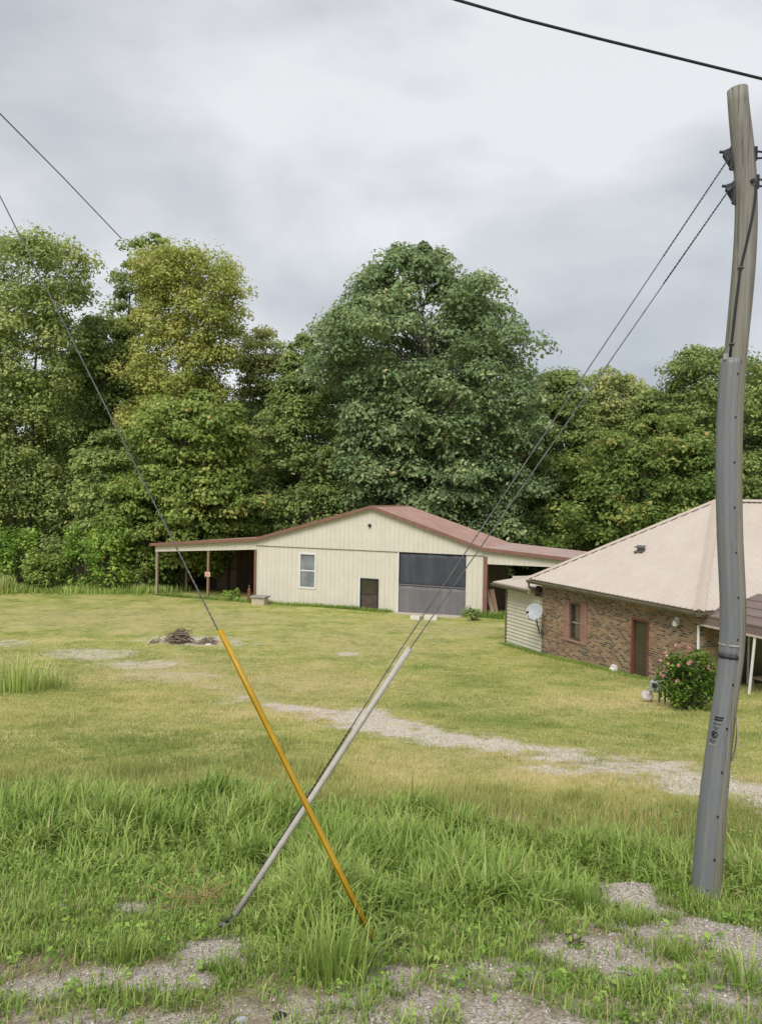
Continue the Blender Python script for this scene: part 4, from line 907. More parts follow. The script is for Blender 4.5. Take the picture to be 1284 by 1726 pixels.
tag(mesh_np('tall_grass', V, [Fq_, Ft_], L['grass'], None, T, smooth_=True), 'tall arching green grass filling the roadside ditch', 'grass', kind='stuff')
print('tall blades', n)
# low roadside weeds and short grass
xy = np.stack([rs.uniform(-5.4, 5.6, 30000), rs.uniform(3.6, 9.6, 30000)], 1)
m0 = masks(xy[:, 0], xy[:, 1]); cov = .95-.9*smooth(.3, .85, m0[0])-.3*m0[1]; cov = np.clip(cov+.22*(1-smooth(4.5, 5.2, xy[:, 1]))+(fbm(xy[:, 0]*1.7, xy[:, 1]*1.7, 61)-.5)*1.3, .02, 1); vis = np.abs(xy[:, 0]) < xy[:, 1]*.52+.5
keep = (rs.random(len(xy)) < cov*.62) & vis; xy = xy[keep]
pts, ti = tufts(0, xy, rs, 10, .04); n = len(pts); th_ = rs.random(len(xy))
hgt = (.035+.13*th_[ti]**2)*(.6+.7*rs.random(n)); tint = np.clip(.40+(rs.random(len(xy))[ti]-.5)*.5+rs.normal(0, .12, n), 0, .9); tint = np.where(rs.random(n) < .04, 1.05, tint)
P = np.stack([pts[:, 0], pts[:, 1], ground(pts[:, 0], pts[:, 1])-.006], 1)
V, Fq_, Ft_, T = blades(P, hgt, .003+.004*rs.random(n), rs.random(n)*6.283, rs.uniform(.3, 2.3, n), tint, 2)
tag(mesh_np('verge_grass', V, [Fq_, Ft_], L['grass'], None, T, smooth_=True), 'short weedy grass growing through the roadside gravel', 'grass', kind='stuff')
print('verge blades', n)
# low broadleaf weeds between the blades
N0 = 5200; xw = rs.uniform(-5, 5.2, N0); yw = rs.uniform(4.0, 10.5, N0); mw = masks(xw, yw); kw_ = (rs.random(N0) < np.clip(fbm(xw*1.4, yw*1.4, 88)*1.9-.65-.5*mw[0], 0.02, 1)) & (np.abs(xw) < yw*.5+.4); xw = xw[kw_]; yw = yw[kw_]
k_ = np.repeat(np.arange(len(xw)), 9); n = len(k_); a_ = rs.random(n)*6.283; rr_ = rs.random(n)*.05
C = np.stack([xw[k_]+rr_*np.cos(a_), yw[k_]+rr_*np.sin(a_), np.zeros(n)], 1); C[:, 2] = ground(C[:, 0], C[:, 1])+.012+(.03+.09*rs.random(len(xw))[k_])*rs.random(n)
V, F, T = leaf_mesh(C, np.stack([np.cos(a_)*.6, np.sin(a_)*.6, np.ones(n)], 1), .022+.035*rs.random(n), np.clip(.35+(rs.random(len(xw))[k_]-.5)*.7+rs.normal(0, .1, n), 0, 1), rs, .55)
tag(mesh_np('verge_weeds', V, [F], L['bright'], None, T), 'small broadleaf weeds scattered through the roadside verge', 'weeds', kind='stuff')
# dead thatch lying in the verge
n = 5000; xw = rs.uniform(-5, 5.4, n); yw = rs.uniform(4.2, 10.4, n); P = np.stack([xw, yw, ground(xw, yw)+.004], 1)
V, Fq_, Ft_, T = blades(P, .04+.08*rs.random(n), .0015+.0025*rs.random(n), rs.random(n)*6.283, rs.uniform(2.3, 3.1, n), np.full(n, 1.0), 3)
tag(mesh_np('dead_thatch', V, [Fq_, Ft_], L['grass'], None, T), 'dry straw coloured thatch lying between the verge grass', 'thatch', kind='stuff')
# mown lawn
N0 = 330000; yy = 8.0*np.exp(rs.random(N0)*math.log(38/8.0)); xx = rs.uniform(-1, 1, N0)*(yy*.53+.6)
m0 = masks(xx, yy); be = backedge(xx)
cov = np.clip(1-1.05*smooth(.3, .95, m0[0]+(fbm(xx*2.4, yy*2.4, 75)-.5)*1.3)-.45*m0[2], .10, 1)*(1-.5*smooth(24, 38, yy)); keep = (rs.random(N0) < cov) & (yy > be-.9); xx = xx[keep]; yy = yy[keep]; dryv = m0[2][keep]; n = len(xx)
hgt = (.03+.035*rs.random(n))*(1+.5*fbm(xx*.7, yy*.7, 71)); spot = smooth(.58, .72, fbm(xx*1.1, yy*1.1, 79)); hgt = hgt*(1+.9*spot); tint = np.clip(.44-.22*spot+(fbm(xx*.4, yy*.28, 72)-.5)*2.1+.45*dryv+rs.normal(0, .16, n), 0, 1)
near_ditch = np.clip(1-(yy-backedge(xx)+(fbm(xx*.8, yy*.8, 77)-.5)*2)/2.2, 0, 1); hgt = hgt*(1+3.2*near_ditch**1.5*rs.random(n)); tint = tint*(1-.25*near_ditch)
P = np.stack([xx, yy, ground(xx, yy)-.004], 1)
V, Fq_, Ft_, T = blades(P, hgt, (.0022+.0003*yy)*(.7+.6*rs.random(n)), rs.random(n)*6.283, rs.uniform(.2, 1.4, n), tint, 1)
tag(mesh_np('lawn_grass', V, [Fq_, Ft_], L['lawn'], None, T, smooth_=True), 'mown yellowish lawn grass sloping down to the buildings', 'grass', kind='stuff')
print('lawn blades', n)
# rough meadow strip along the wood edge and grass at the foot of the walls
def strip(name, pts_, hgt_, n, wid, label, tl=.45, seed=0, w=.02):
    r2 = np.random.default_rng(seed); A = np.array(pts_); seg = np.hypot(*(A[1:]-A[:-1]).T); cs_ = np.concatenate([[0], np.cumsum(seg)]); s_ = r2.random(n)*cs_[-1]
    x = np.interp(s_, cs_, A[:, 0])+r2.normal(0, wid, n); y = np.interp(s_, cs_, A[:, 1])+r2.normal(0, wid, n)
    hh_ = hgt_*(.4+.9*r2.random(n))*(.5+fbm(x*.8, y*.8, seed)); P = np.stack([x, y, ground(x, y)-.01], 1)
    tn = np.clip(tl+(fbm(x*.6, y*.6, seed+5)-.5)*.7+r2.normal(0, .13, n), 0, 1)
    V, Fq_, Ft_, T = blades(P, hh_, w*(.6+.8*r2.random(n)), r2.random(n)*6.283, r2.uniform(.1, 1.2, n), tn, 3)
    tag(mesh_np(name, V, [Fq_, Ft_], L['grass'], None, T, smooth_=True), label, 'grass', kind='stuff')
strip('meadow_grass', [(-45, 56.3), (-30, 56.3), (-21, 57.2), (-15, 58)], .55, 15000, .9, 'rough pale grass strip along the wood edge', .62, 3, .028)
def bw(u, v):
    p = loc3(barn, (u, v, 0)); return (p.x, p.y)
strip('wall_grass', [bw(-8, .1), bw(-1, -.2), bw(gar[0]-.4, -.15)], .22, 5500, .15, 'unmown grass along the foot of the barn front', .4, 4, .016)
strip('wall_grass', [bw(gar[1]+.1, -.2), bw(BW+8, .1)], .42, 3200, .2, 'unmown grass at the barn corner and under the right lean-to', .35, 5, .018)
def hw(u, v):
    p = Mi @ Vector((u, v, 0)); return (p.x, p.y)
strip('wall_grass', [hw(WC, -.1), hw(0, -.15), hw(HL, -.2)], .11, 6000, .14, 'unmown grass along the foot of the brick wall', .4, 6, .01)

# single tufts and weeds that stand apart
def tuft(name, px, py, h, n, spread, tl, label, seed, w=.005, cat='grass tuft', bendm=1.6, leaf='grass'):
    r2 = np.random.default_rng(seed); q = gpt(px, py); o = r2.normal(size=(n, 2))*spread; x = q.x+o[:, 0]; y = q.y+o[:, 1]
    P = np.stack([x, y, ground(x, y)-.01], 1)
    tn = np.clip(tl+r2.normal(0, .13, n), 0, 1)
    az_ = np.where(r2.random(n) < .7, np.arctan2(o[:, 1], o[:, 0]), r2.random(n)*6.28)
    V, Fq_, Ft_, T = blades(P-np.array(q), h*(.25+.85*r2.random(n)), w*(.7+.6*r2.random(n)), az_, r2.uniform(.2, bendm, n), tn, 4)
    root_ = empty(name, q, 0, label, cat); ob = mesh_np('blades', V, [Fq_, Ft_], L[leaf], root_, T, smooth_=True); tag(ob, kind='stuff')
    return root_
tuft('grass_tuft', 985, 1538, .30, 170, .06, .22, 'dense dark green grass tuft beside the small gravel mound', 201)
tuft('grass_tuft', 1140, 1618, .20, 110, .07, .30, 'low green tuft alone on the bare gravel patch', 202)
tuft('grass_tuft', 1180, 1535, .22, 160, .10, .38, 'green tuft hugging the foot of the sheathed pole', 203)
tuft('grass_tuft', 1252, 1668, .42, 60, .05, .5, 'tall sparse blades rising from the roadside gravel', 204)
tuft('grass_tuft', 380, 1640, .17, 120, .06, .35, 'small bright tuft on the gravel near the beige guard foot', 205)
tuft('grass_tuft', 205, 1620, .26, 150, .08, .45, 'pale arching tuft beside the orange litter', 206)
tuft('grass_tuft', 560, 1640, .45, 420, .15, .48, 'big arching grass clump beside the yellow guard foot', 207)
tuft('grass_tuft', 1060, 1560, .18, 110, .06, .35, 'short tuft growing in front of the small gravel mound', 208)
tuft('weed_clump', 35, 1165, 1.05, 300, .42, .8, 'tall pale weed clump standing alone on the lawn', 209, w=.016, cat='weeds', bendm=.8)
tuft('weed_clump', 85, 1158, .6, 110, .25, .7, 'smaller weed clump joined to the tall pale weeds', 210, w=.014, cat='weeds', bendm=.9)
tuft('weed_clump', -5, 1000, 1.3, 600, .55, .85, 'straw coloured dry weeds at the wood edge', 214, w=.03, cat='weeds', bendm=.6)
build_shrub('leafy_weed', 392, 1013, 1.3, .75, 'bright', 'leafy green weed in the mouth of the left lean-to', 211, n=260, size=.17, cat='weed', clump=.22, nc=9)
build_shrub('leafy_weed', 797, 1046, 1.4, .7, 'green', 'leafy green weed by the barn door corner', 212, n=260, size=.15, cat='weed', clump=.22, nc=9)
build_shrub('leafy_weed', 970, 1596, .16, .12, 'yellow', 'small yellowing weed on the gravel below the dark tuft', 213, n=120, size=.035, cat='weed', clump=.04, nc=8)
build_shrub('leafy_weed', 660, 1600, .28, .18, 'green', 'small broadleaf weed beside the anchor rod of the yellow guard', 215, n=200, size=.04, cat='weed', clump=.05, nc=10)
build_shrub('leafy_weed', 170, 1430, .22, .22, 'yellow', 'yellow green weed among the grass of the ditch edge', 216, n=120, size=.05, cat='weed', clump=.06, nc=8)
# dry straw stalks by the beige guard
r2 = np.random.default_rng(9); st = MB()
for i in range(46):
    q = gpt(340+r2.normal(0, 22), 1540-abs(r2.normal(0, 28))); a = r2.uniform(0, 6.28); l_ = r2.uniform(.12, .34); el = r2.uniform(.1, .9)
    st.tube([q, q+Vector((math.cos(a)*l_*math.cos(el)*.5, math.sin(a)*l_*.5*math.cos(el), l_*.6*math.sin(el)+.02)), q+Vector((math.cos(a)*l_*math.cos(el), math.sin(a)*l_*math.cos(el), l_*math.sin(el)))], [.004, .0035, .002], 4)
tag(st.build('dry_straw', M['straw']), 'dry orange brown straw stalks in the ditch beside the beige guard', 'straw', kind='stuff')
# gravel stones
def stones(name, n, sampler, smin, smax, label, seed, lo=0):
    r2 = np.random.default_rng(seed); x, y = sampler(r2, n); n = len(x)
    base = np.array([(1, 0, 0), (-1, 0, 0), (0, 1, 0), (0, -1, 0), (0, 0, 1), (0, 0, -1)], float)
    tri = np.array([(0, 2, 4), (2, 1, 4), (1, 3, 4), (3, 0, 4), (2, 0, 5), (1, 2, 5), (3, 1, 5), (0, 3, 5)])
    s_ = (smin+(smax-smin)*r2.random(n)**2.5)[:, None, None]*np.array([1, 1, .65])*(.6+.8*r2.random((n, 6, 1)))
    a = r2.random(n)*6.283; ca, sa = np.cos(a), np.sin(a); B = np.broadcast_to(base, (n, 6, 3))*s_+r2.normal(0, .18, (n, 6, 3))*s_
    X = B[..., 0]*ca[:, None]-B[..., 1]*sa[:, None]; Y_ = B[..., 0]*sa[:, None]+B[..., 1]*ca[:, None]
    z0 = ground(x, y); V = np.stack([X+x[:, None], Y_+y[:, None], B[..., 2]+z0[:, None]+s_[:, :1, 2]*.3], -1)
    F = (np.arange(n)*6)[:, None, None]+tri; T = np.repeat(lo+(1-lo)*.97*r2.random(n), 6)
    tag(mesh_np(name, V.reshape(-1, 3), [F.reshape(-1, 3)], M['stone_bit'], None, T), label, 'gravel', kind='stuff')
m, t, p, o = ntree('gravel_stone'); a_ = t.nodes.new('ShaderNodeAttribute'); a_.attribute_name = 'tint'
t.links.new(ramp(t, [(0, (0.172, 0.146, 0.120)), (.3, (0.327, 0.288, 0.245)), (.7, (0.447, 0.404, 0.353)), (.95, (0.568, 0.525, 0.473)), (1, (0.310, 0.198, 0.129))], a_.outputs['Fac']).outputs[0], p.inputs['Base Color']); p.inputs['Roughness'].default_value = .9; M['stone_bit'] = m
def samp_near(r2, n):
    x = r2.uniform(-4.6, 4.8, n*4); y = r2.uniform(3.6, 8.6, n*4); g_ = masks(x, y)[0]; k = (r2.random(n*4) < np.clip(g_*.8-.15, 0.03, 1)) & (np.abs(x) < y*.5+.4); return x[k][:n], y[k][:n]
stones('roadside_gravel', 26000, samp_near, .004, .015, 'loose grey gravel on the road shoulder', 301)
def samp_far(r2, n):
    y = r2.uniform(11, 40, n*5); x = r2.uniform(-1, 1, n*5)*(y*.5); g_ = masks(x, y)[0]; k = r2.random(n*5) < np.clip(g_-.35, 0, 1); return x[k][:n], y[k][:n]
stones('drive_gravel', 16000, samp_far, .012, .035, 'pale gravel showing through the worn track across the lawn', 302, .6)
# a few lone stones and bits of litter
for i, (px, py, s_, lab, nm, mt) in enumerate([(241, 1641, .035, 'dark lone stone on the gravel beside the pale arching tuft', 'stone', M['lid']), (406, 1722, .035, 'bluish white stone at the road edge', 'stone', M['dish']), (470, 1716, .04, 'dark flat stone near the bluish white stone', 'stone', M['black']),
        (122, 1617, .045, 'crumpled orange scrap of litter in the roadside grass', 'litter', M['rust_post'])]):
    q = gpt(px, py); o = MB().lathe([(.3, -.3), (.9, -.15), (1, .1), (.7, .4), (.2, .55)], 7).build(nm, mt, None, bev=0)
    for v in o.data.vertices: v.co.x += random.uniform(-.15, .15); v.co.y += random.uniform(-.15, .15); v.co.z += random.uniform(-.1, .1)
    o.scale = (s_*1.2, s_*.9, s_); o.location = q; o.rotation_euler = (0, 0, random.random()*6); tag(o, lab, nm)
# brush pile
q = gpt(302, 1084); bpile = empty('brush_pile', (q.x, q.y, q.z), 0, 'low heap of dead grey brown branches on the lawn', 'brush pile')
r2 = np.random.default_rng(21)
def twig(n, cx, w, h, name):
    mb = MB()
    for i in range(n):
        a = r2.uniform(0, math.pi); x = cx+r2.normal(0, w*.33); hh_ = max(.03, h*math.exp(-((x-cx)/w)**2*2))*r2.random(); l_ = r2.uniform(.25, .8)
        y = r2.normal(0, .25); dz = r2.normal(0, .28); 
        c = Vector((x, y, hh_)); dv = Vector((math.cos(a), math.sin(a)*.6, dz)).normalized()*l_/2
        p0, p1_ = c-dv, c+dv; p0.z = max(p0.z, -.03); p1_.z = max(p1_.z, .0)
        mb.tube([p0, c+Vector((0, 0, r2.normal(0, .05)+.03)), p1_], [r2.uniform(.012, .03), .015, .006], 4)
    return mb.build(name, M['brush'], bpile)
twig(200, 0, .7, .52, 'branches'); twig(45, 1.2, .6, .16, 'branches'); twig(14, -.95, .4, .1, 'branches')
q = gpt(351, 1087); o = MB().lathe([(.3, -.3), (.9, -.15), (1, .1), (.7, .4), (.2, .55)], 8).build('stone', M['block']); o.scale = (.17, .15, .14); o.location = q; tag(o, 'round pale stone lying beside the brush pile', 'stone')
q = gpt(316, 1086); o = MB().lathe([(.3, -.3), (.9, -.15), (1, .1), (.7, .4), (.2, .55)], 8).build('stone', M['stone']); o.scale = (.15, .14, .10); o.location = q; tag(o, 'tan stone in front of the brush pile', 'stone')

# ------------------------------------------------------------------ utility pole
PZ = 7.0
PC = [(1190, 1520, 47), (1205, 1333, 42), (1220, 1208, 37), (1232, 1130, 36), (1237, 1082, 37), (1238, 1020, 37), (1234, 950, 37), (1231, 880, 36.5), (1230, 757, 38), (1235, 640, 37), (1240, 590, 36), (1250, 490, 37), (1257, 401, 36.5), (1258, 311, 35), (1252, 250, 36.5), (1246, 190, 34.5), (1241.5, 150, 32)]
cent = []; rad = []
ysrc = np.array([c[1] for c in PC], float)[::-1]; xsrc = np.array([c[0] for c in PC], float)[::-1]; wsrc = np.array([c[2] for c in PC], float)[::-1]
def smooth_interp(yq, src):
    k = np.linspace(-45, 45, 11); return np.mean([np.interp(yq+d_, ysrc, src) for d_ in k])
def pole_c(py):
    p_ = at(smooth_interp(py, xsrc), py, PZ); return p_
def pole_r(py): return smooth_interp(py, wsrc)/2*PZ/FPX
pole = empty('utility_pole', tuple(gpt(1190, 1516))[:2]+(float(ground(at(1190, 1516, PZ).x, PZ)),), 0, 'bent weathered wooden utility pole sheathed below in grey plastic guard', 'utility pole')
pole.location = (at(1190, 1516, PZ).x, PZ, float(ground(at(1190, 1516, PZ).x, PZ))); PL = Vector(pole.location)
yq = list(np.linspace(150, 1516, 60)); pts = [pole_c(y)-PL for y in yq]; rr = [pole_r(y) for y in yq]
pts.append(pts[-1]+(pts[-1]-pts[-6]).normalized()*.5); rr.append(rr[-1])
nsd = 24; V = []
for i, (c, r) in enumerate(zip(pts, rr)):
    for j in range(nsd):
        a = 2*math.pi*j/nsd; k = r*(1+.02*math.sin(3*a+i*.1)+.012*math.sin(7*a-i*.23)); V.append((c.x+k*math.cos(a), c.y+k*math.sin(a), c.z+(.012*math.cos(a+.5) if i == 0 else 0)))
Fc = [(i*nsd+j, (i+1)*nsd+j, (i+1)*nsd+(j+1) % nsd, i*nsd+(j+1) % nsd) for i in range(len(pts)-1) for j in range(nsd)]+[tuple(range(nsd))]
MB().add(V, Fc).build('shaft', M['pole'], pole, sm=False)
for pl_ in bpy.data.objects['shaft'].data.polygons: pl_.use_smooth = len(pl_.vertices) == 4
def bulge(th): return .006*math.exp(-((th+136)/8)**2)-.006*math.exp(-((th+120)/6)**2)
def guard(y0, y1, extra, name='cable_guard'):
    prof = []
    for th in np.linspace(-268, -90, 44):
        o = .012+extra
        o += bulge(th)+.003*math.exp(-((th+108)/4)**2)
        if th > -102: o -= .006
        prof.append((math.radians(th), o))
    yy_ = np.linspace(y0, y1, 46); V = []; n_ = len(prof)
    for py in yy_:
        c = pole_c(py)-PL; r = pole_r(py)
        for th, o in prof: V.append((c.x+(r+o)*math.cos(th), c.y+(r+o)*math.sin(th), c.z))
    F_ = [(i*n_+j, i*n_+j+1, (i+1)*n_+j+1, (i+1)*n_+j) for i in range(len(yy_)-1) for j in range(n_-1)]
    ob = MB().add(V, F_).build(name, M['pvc'], pole, sm=True); s_ = ob.modifiers.new('solid', 'SOLIDIFY'); s_.thickness = .006; s_.offset = -1
    return ob
gu = guard(605, 1106, .004); gl = guard(1084, 1522, -.001)
def on_guard(py, th, off):
    c = pole_c(py)-PL; r = pole_r(py)+off; t_ = math.radians(th); return Vector((c.x+r*math.cos(t_), c.y+r*math.sin(t_), c.z)), Vector((math.cos(t_), math.sin(t_), 0))
for y in (633, 705, 780, 855, 930, 1005, 1075, 1150, 1223, 1295, 1368, 1439):
    p_, n_ = on_guard(y, -96, .008); MB().tube([p_, p_+n_*.014], [.011, .008], 8).build('bolt', M['black'], gu if y < 1100 else gl)
def strap(py, h, m, off, name):
    V = []; ths = np.linspace(-266, -88, 36)
    for dy in (-h, h):
        for th in ths:
            p_, n_ = on_guard(py+dy, th, off); V.append(p_)
    n_ = len(ths); ob = MB().add(V, [(j, j+1, n_+j+1, n_+j) for j in range(n_-1)]).build(name, m, pole, sm=True); s_ = ob.modifiers.new('solid', 'SOLIDIFY'); s_.thickness = .006; s_.offset = 1
strap(1105, 2.6, M['black'], .026, 'strap'); strap(1086, 1.6, M['markpale'], .0255, 'guard_lip')
# markings on the guard
def mark(y0, y1, t0, t1, m, name='marking', skew=0, parent=None, off=.0215):
    V = []; ths = np.linspace(t0-34, t1-34, 8)
    for y in (y0, y1):
        for k, th in enumerate(ths): V.append(on_guard(y+skew*(k/7.), th, off+bulge(th))[0])
    return MB().add(V, [(j, j+1, 9+j, 8+j) for j in range(7)]).build(name, m, parent or gl)
mark(1204.5, 1207, -118, -82, M['mark']); mark(1208.5, 1211, -120, -84, M['mark'])
for (a, b, t0, t1, mm) in ((1215.5, 1218, -120, -112, 'mark'), (1216, 1217.5, -108, -88, 'markgrey'), (1222, 1223.2, -124, -92, 'markgrey'), (1224.5, 1226, -113, -100, 'markgrey'), (1243, 1244.6, -130, -112, 'markgrey'), (1243.5, 1245, -108, -98, 'markgrey'), (1246.6, 1248, -130, -104, 'markgrey'), (1250.5, 1253.5, -130, -118, 'markpale'), (1251, 1253, -114, -98, 'markpale')):
    mark(a, b, t0, t1, M[mm])
mb = MB(); V = []; nn = 20; cth, cy_ = -144, 1234.5; s_th = 15.5; s_y = 5.8
for k in range(nn):
    a = 2*math.pi*k/nn
    for r in (1.0, .74): 
        th = cth+s_th*r*math.cos(a); V.append(on_guard(cy_+s_y*r*math.sin(a), th, .0215+bulge(th))[0])
mb.add(V, [(2*k, 2*((k+1) % nn), 2*((k+1) % nn)+1, 2*k+1) for k in range(nn)])
for (da0, db0, da1, db1, w_) in ((-.35, -.5, -.35, .5, .16), (-.3, 0, .4, -.5, .14), (-.3, 0, .4, .5, .14)):
    q4 = []
    ln = math.hypot(da1-da0, db1-db0); nx_, ny_ = -(db1-db0)/ln*w_, (da1-da0)/ln*w_
    for (a, b) in ((da0+nx_, db0+ny_), (da1+nx_, db1+ny_), (da1-nx_, db1-ny_), (da0-nx_, db0-ny_)):
        th = cth+s_th*a; q4.append(on_guard(cy_+s_y*b, th, .022+bulge(th))[0])
    mb.add(q4, [(0, 1, 2, 3)])
mb.build('round_emblem', M['mark'], gl)
# loose strip of wood on the right side
V = []
for i, y in enumerate(np.linspace(1205, 1278, 10)):
    c, n_ = on_guard(y, -46, .006+.022*math.sin(math.pi*i/9)); w_ = .032*math.sin(math.pi*(i+.6)/10.2)+.004
    V += [c+Vector((-w_*.3, -w_, 0)), c+Vector((w_*.3, w_, 0)), c+Vector((w_*.3+.012, w_+.004, 0)), c+Vector((-w_*.3+.012, -w_-.004, 0))]
MB().add(V, [(4*i+j, 4*i+(j+1) % 4, 4*i+4+(j+1) % 4, 4*i+4+j) for i in range(9) for j in range(4)]+[(3, 2, 1, 0), (36, 37, 38, 39)]).build('loose_splinter', M['post_wood'], pole)
# riser cable on the bare wood
cps = [(311, -56), (350, -75), (400, -100), (458, -127), (530, -133), (600, -136)]
cable = [on_guard(y, th, .010)[0] for y in np.linspace(311, 604, 14) for th in [np.interp(y, [c[0] for c in cps], [c[1] for c in cps])]]
MB().tube(cable, .0105, 7).build('riser_cable', M['cable'], pole, sm=True)
for y in (455, 582):
    th = np.interp(y, [c[0] for c in cps], [c[1] for c in cps]); a = on_guard(y, th-13, .004)[0]; b = on_guard(y, th, .026)[0]; c = on_guard(y, th+13, .004)[0]
    MB().tube([a, b, c], .007, 6).build('cable_clip', M['steel'], pole)
p_, n_ = on_guard(602, -150, .014); MB().box(-.03, .03, -.012, .01, -.03, .02).xf(Matrix.Translation(p_)).build('guard_tab', M['markpale'], pole)
# brackets
def bracket(py, side, name='bracket'):
    p_, n_ = on_guard(py, 160, .0)
    mb = MB(); s_ = side
    mb.box(min(0, s_*.028), max(0, s_*.028), -.035, .035, -.12, .06)
    mb.prism([(s_*.028, -.03, .05), (s_*.075, -.03, .035), (s_*.085, -.03, .0), (s_*.05, -.03, -.06), (s_*.028, -.03, -.10)], (0, .06, 0))
    mb.tube([(-s_*.0, 0, .02), (s_*.11, 0, .035)], .013, 8)
    if s_ < 0: mb.tube([(s_*.03, -.025, -.115), (s_*.0, -.03, -.14)], .012, 6)
    return mb.xf(Matrix.Translation(p_-n_*.012) @ Matrix.Rotation(math.radians(-20), 4, 'Z')).build(name, M['black'], pole, bev=.003)
bracket(258, -1); bracket(316, -1)
for py in (262, 309):
    p_, n_ = on_guard(py, -15, .0)
    V = [p_+Vector((x_, 0, z_)) for x_, z_ in ((-.02, .02), (.03, .028), (.08, .022), (.095, 0), (.08, -.022), (.03, -.028), (-.02, -.02))]
    MB().tube(V, .009, 7).build('eye_loop', M['black'], pole, sm=True); MB().box(-.03, .008, -.03, .03, -.055, .06).xf(Matrix.Translation(p_)).build('bracket', M['black'], pole, bev=.003)
p_, n_ = on_guard(312, -82, .004); MB().tube([p_-n_*.02, p_+n_*.02], .018, 8).build('through_bolt', M['black'], pole)
p_, n_ = on_guard(309, 0, 0); MB().tube([p_+Vector((.05, 0, .02)), p_+Vector((.09, -.01, .10)), p_+Vector((.3, .1, .35)), p_+Vector((1.6, .5, .9))], .007, 6).build('jumper_wire', M['cable'], pole)

# ------------------------------------------------------------------ guy wires
def twist(mb, a, b, r, turns_per_m=14, n=5):
    a = Vector(a); b = Vector(b); ln = (b-a).length; d = (b-a).normalized(); s1 = d.cross(Vector((0, 1, 0))).normalized(); s2 = d.cross(s1)
    k = int(ln*turns_per_m*4)+2
    for ph in (0, math.pi):
        mb.tube([a+d*ln*i/(k-1)+(s1*math.cos(ph+i*math.pi/2)+s2*math.sin(ph+i*math.pi/2))*r*.6 for i in range(k)], r*.62, n)
    return mb
anc = gpt(378, 1566); g1 = empty('guy_wire', anc, 0, 'twin steel guy wires in a beige guard running from the sheathed pole', 'guy wire')
tA = at(1231, 262, PZ-.02); tB = at(1228, 320, PZ-.02); bA = at(381, 1560, anc.y); 
def lerp(a, b, t_): return a+(b-a)*t_
gA = at(384, 1548, anc.y)
def y_at(px, top, bot, ptop, pbot):
    t_ = (px-pbot)/(ptop-pbot); return t_
def sub(o): return [Vector(v)-anc for v in o]
dA = bA-Vector(tA)
ca, cb = sub([tA, bA])
kA = sub([at(677, 1092, anc.y+(PZ-anc.y)*.36)])[0]
MB().tube([ca, kA, cb], .005, 6).build('strand', M['steel'], g1)
twist(MB(), ca, lerp(ca, kA, .22), .0065).build('preformed_grip', M['black'], g1); twist(MB(), lerp(kA, cb, .30), lerp(kA, cb, .985), .0075).build('preformed_grip', M['black'], g1)
# guard tube
Yb = lerp(anc.y, PZ, .02); Yt = anc.y+(PZ-anc.y)*.36
gB, gT = sub([at(396, 1543, Yb-.06), at(690, 1093, Yt-.06)])
cc = sub([tB])[0]
MB().tube([cc, gT+Vector((.01, .02, .0)), lerp(gT, gB, .97)+Vector((.0, .03, .0)), cb+Vector((.01, .0, .0))], .005, 6).build('strand', M['steel'], g1); twist(MB(), cc, lerp(cc, gT, .22), .0065).build('preformed_grip', M['black'], g1)
def halfpipe(a, b, r, open_dir, m, name, parent, span=290):
    d = (b-a).normalized(); o = (open_dir-d*open_dir.dot(d)).normalized(); s_ = d.cross(o); V = []; k = 22
    for p_ in (a, lerp(a, b, .25), lerp(a, b, .5), lerp(a, b, .75), b):
        for i in range(k):
            t_ = math.radians((360-span)/2+span*i/(k-1)); V.append(p_+(o*math.cos(t_)+s_*math.sin(t_))*r)
    ob = MB().add(V, [(j*k+i, j*k+i+1, (j+1)*k+i+1, (j+1)*k+i) for j in range(4) for i in range(k-1)]).build(name, m, parent, sm=True)
    s2 = ob.modifiers.new('solid', 'SOLIDIFY'); s2.thickness = .004; s2.offset = -1; return ob
halfpipe(gB, gT, .0225, Vector((.2, 1, -.3)), M['beige_guard'], 'guard', g1)
MB().tube(sub([bA+Vector((.01, 0, .04)), bA, lerp(bA, bA+dA.normalized()*.3, 1)]), .013, 8).build('anchor_rod', M['black'], g1); MB().tube([Vector((-.03, 0, .03)), Vector((.03, 0, .03))], .018, 8).build('thimble_eye', M['steel'], g1)
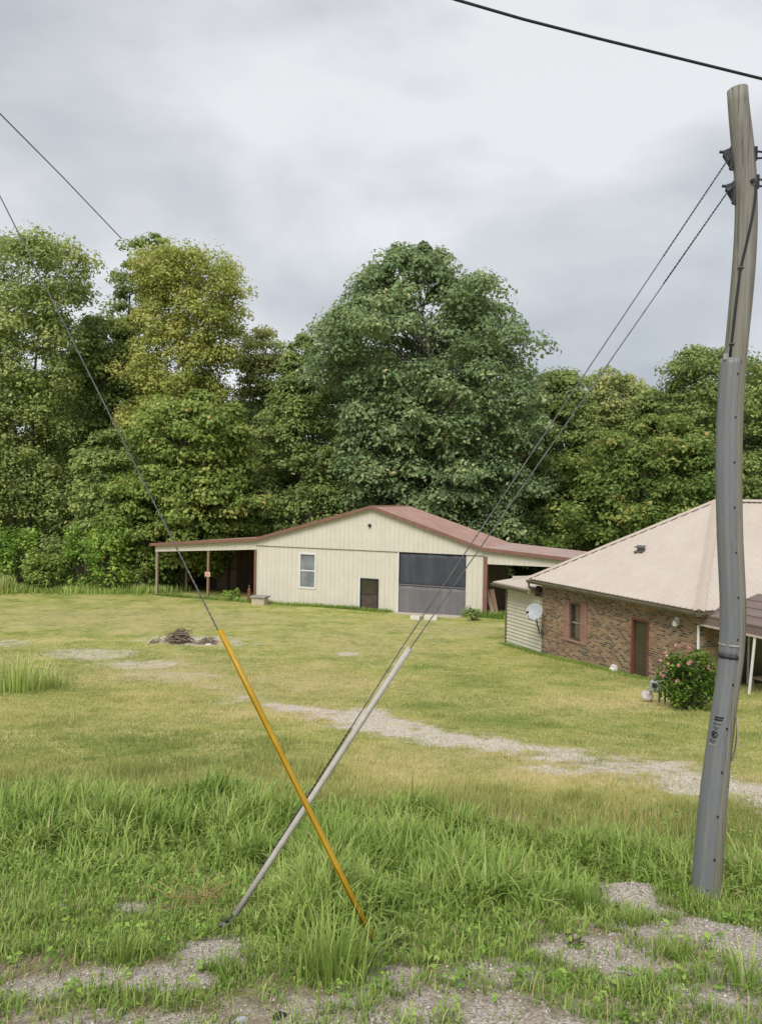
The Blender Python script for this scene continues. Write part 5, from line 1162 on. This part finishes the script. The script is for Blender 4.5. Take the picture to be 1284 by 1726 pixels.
for o in (tB,):
    MB().tube(sub([Vector(o)+Vector((-.012, 0, -.012)), Vector(o)+Vector((.014, 0, .012))]), .02, 8).build('thimble', M['black'], g1); MB().tube(sub([Vector(o), at(1238, 312, PZ-.0)]), .006, 6).build('link', M['steel'], g1)

anc2 = gpt(640, 1614); g2 = empty('guy_wire', anc2, 0, 'single steel guy wire in a yellow guard planted in the gravel', 'guy wire')
def sub2(o): return [Vector(v)-anc2 for v in o]
Yv = anc2.y
top_ = at(-330, -330, Yv+.6)
yb_, yt_ = sub2([at(627, 1581, Yv-.03), at(370, 1062, Yv+.16)])
w0 = sub2([at(640, 1612, Yv)])[0]; w1 = sub2([at(362, 1052, Yv+.2)])[0]; w2 = sub2([at(0, 330, Yv+.4)])[0]; w3 = w2+(w2-w1)*1.2
MB().tube([w0, yb_+Vector((.0, .02, 0)), lerp(yb_, yt_, .5)+Vector((-.008, .03, 0)), w1, w2, w3], .0045, 6).build('strand', M['steel'], g2)
twist(MB(), w1, lerp(w1, w2, .42), .0055).build('preformed_grip', M['steel'], g2)
halfpipe(yb_, yt_, .0215, Vector((-.75, -.55, -.2)), M['yellow'], 'guard', g2, 285)
d_ = (yt_-yb_).normalized(); MB().tube([w0-d_*.05, w0+d_*.13], .011, 8).build('anchor_rod', M['black'], g2); MB().lathe([(.02, -.03), (.035, -.01), (.035, .02), (.015, .04)], 10).xf(Matrix.Translation(w0)).build('anchor_eye', M['steel'], g2)

# overhead cables
def cable_run(name, P, r, label, m):
    c0_ = Vector(P[0]); ob = MB().tube([Vector(p)-c0_ for p in P], r, 7).build(name, m, None, sm=True); ob.location = c0_; return tag(ob, label, 'cable')
cable_run('overhead_cable', [at(250, -180, 6.4), at(520, -82, 6.45), at(770, -1, 6.5), at(880, 31, 6.5), at(1000, 62, 6.55), at(1130, 94, 6.6), at(1284, 132, 6.6), at(1500, 184, 6.7), at(1800, 254, 6.8)], .0115, 'thick black cable passing overhead above the pole top', M['cable'])
cable_run('service_wire', [at(-260, -90, 40), at(0, 191, 50), at(105, 297, 58), at(205, 402, 69)], .04, 'thin grey wire slanting down to the thin ragged tree', M['steel'])
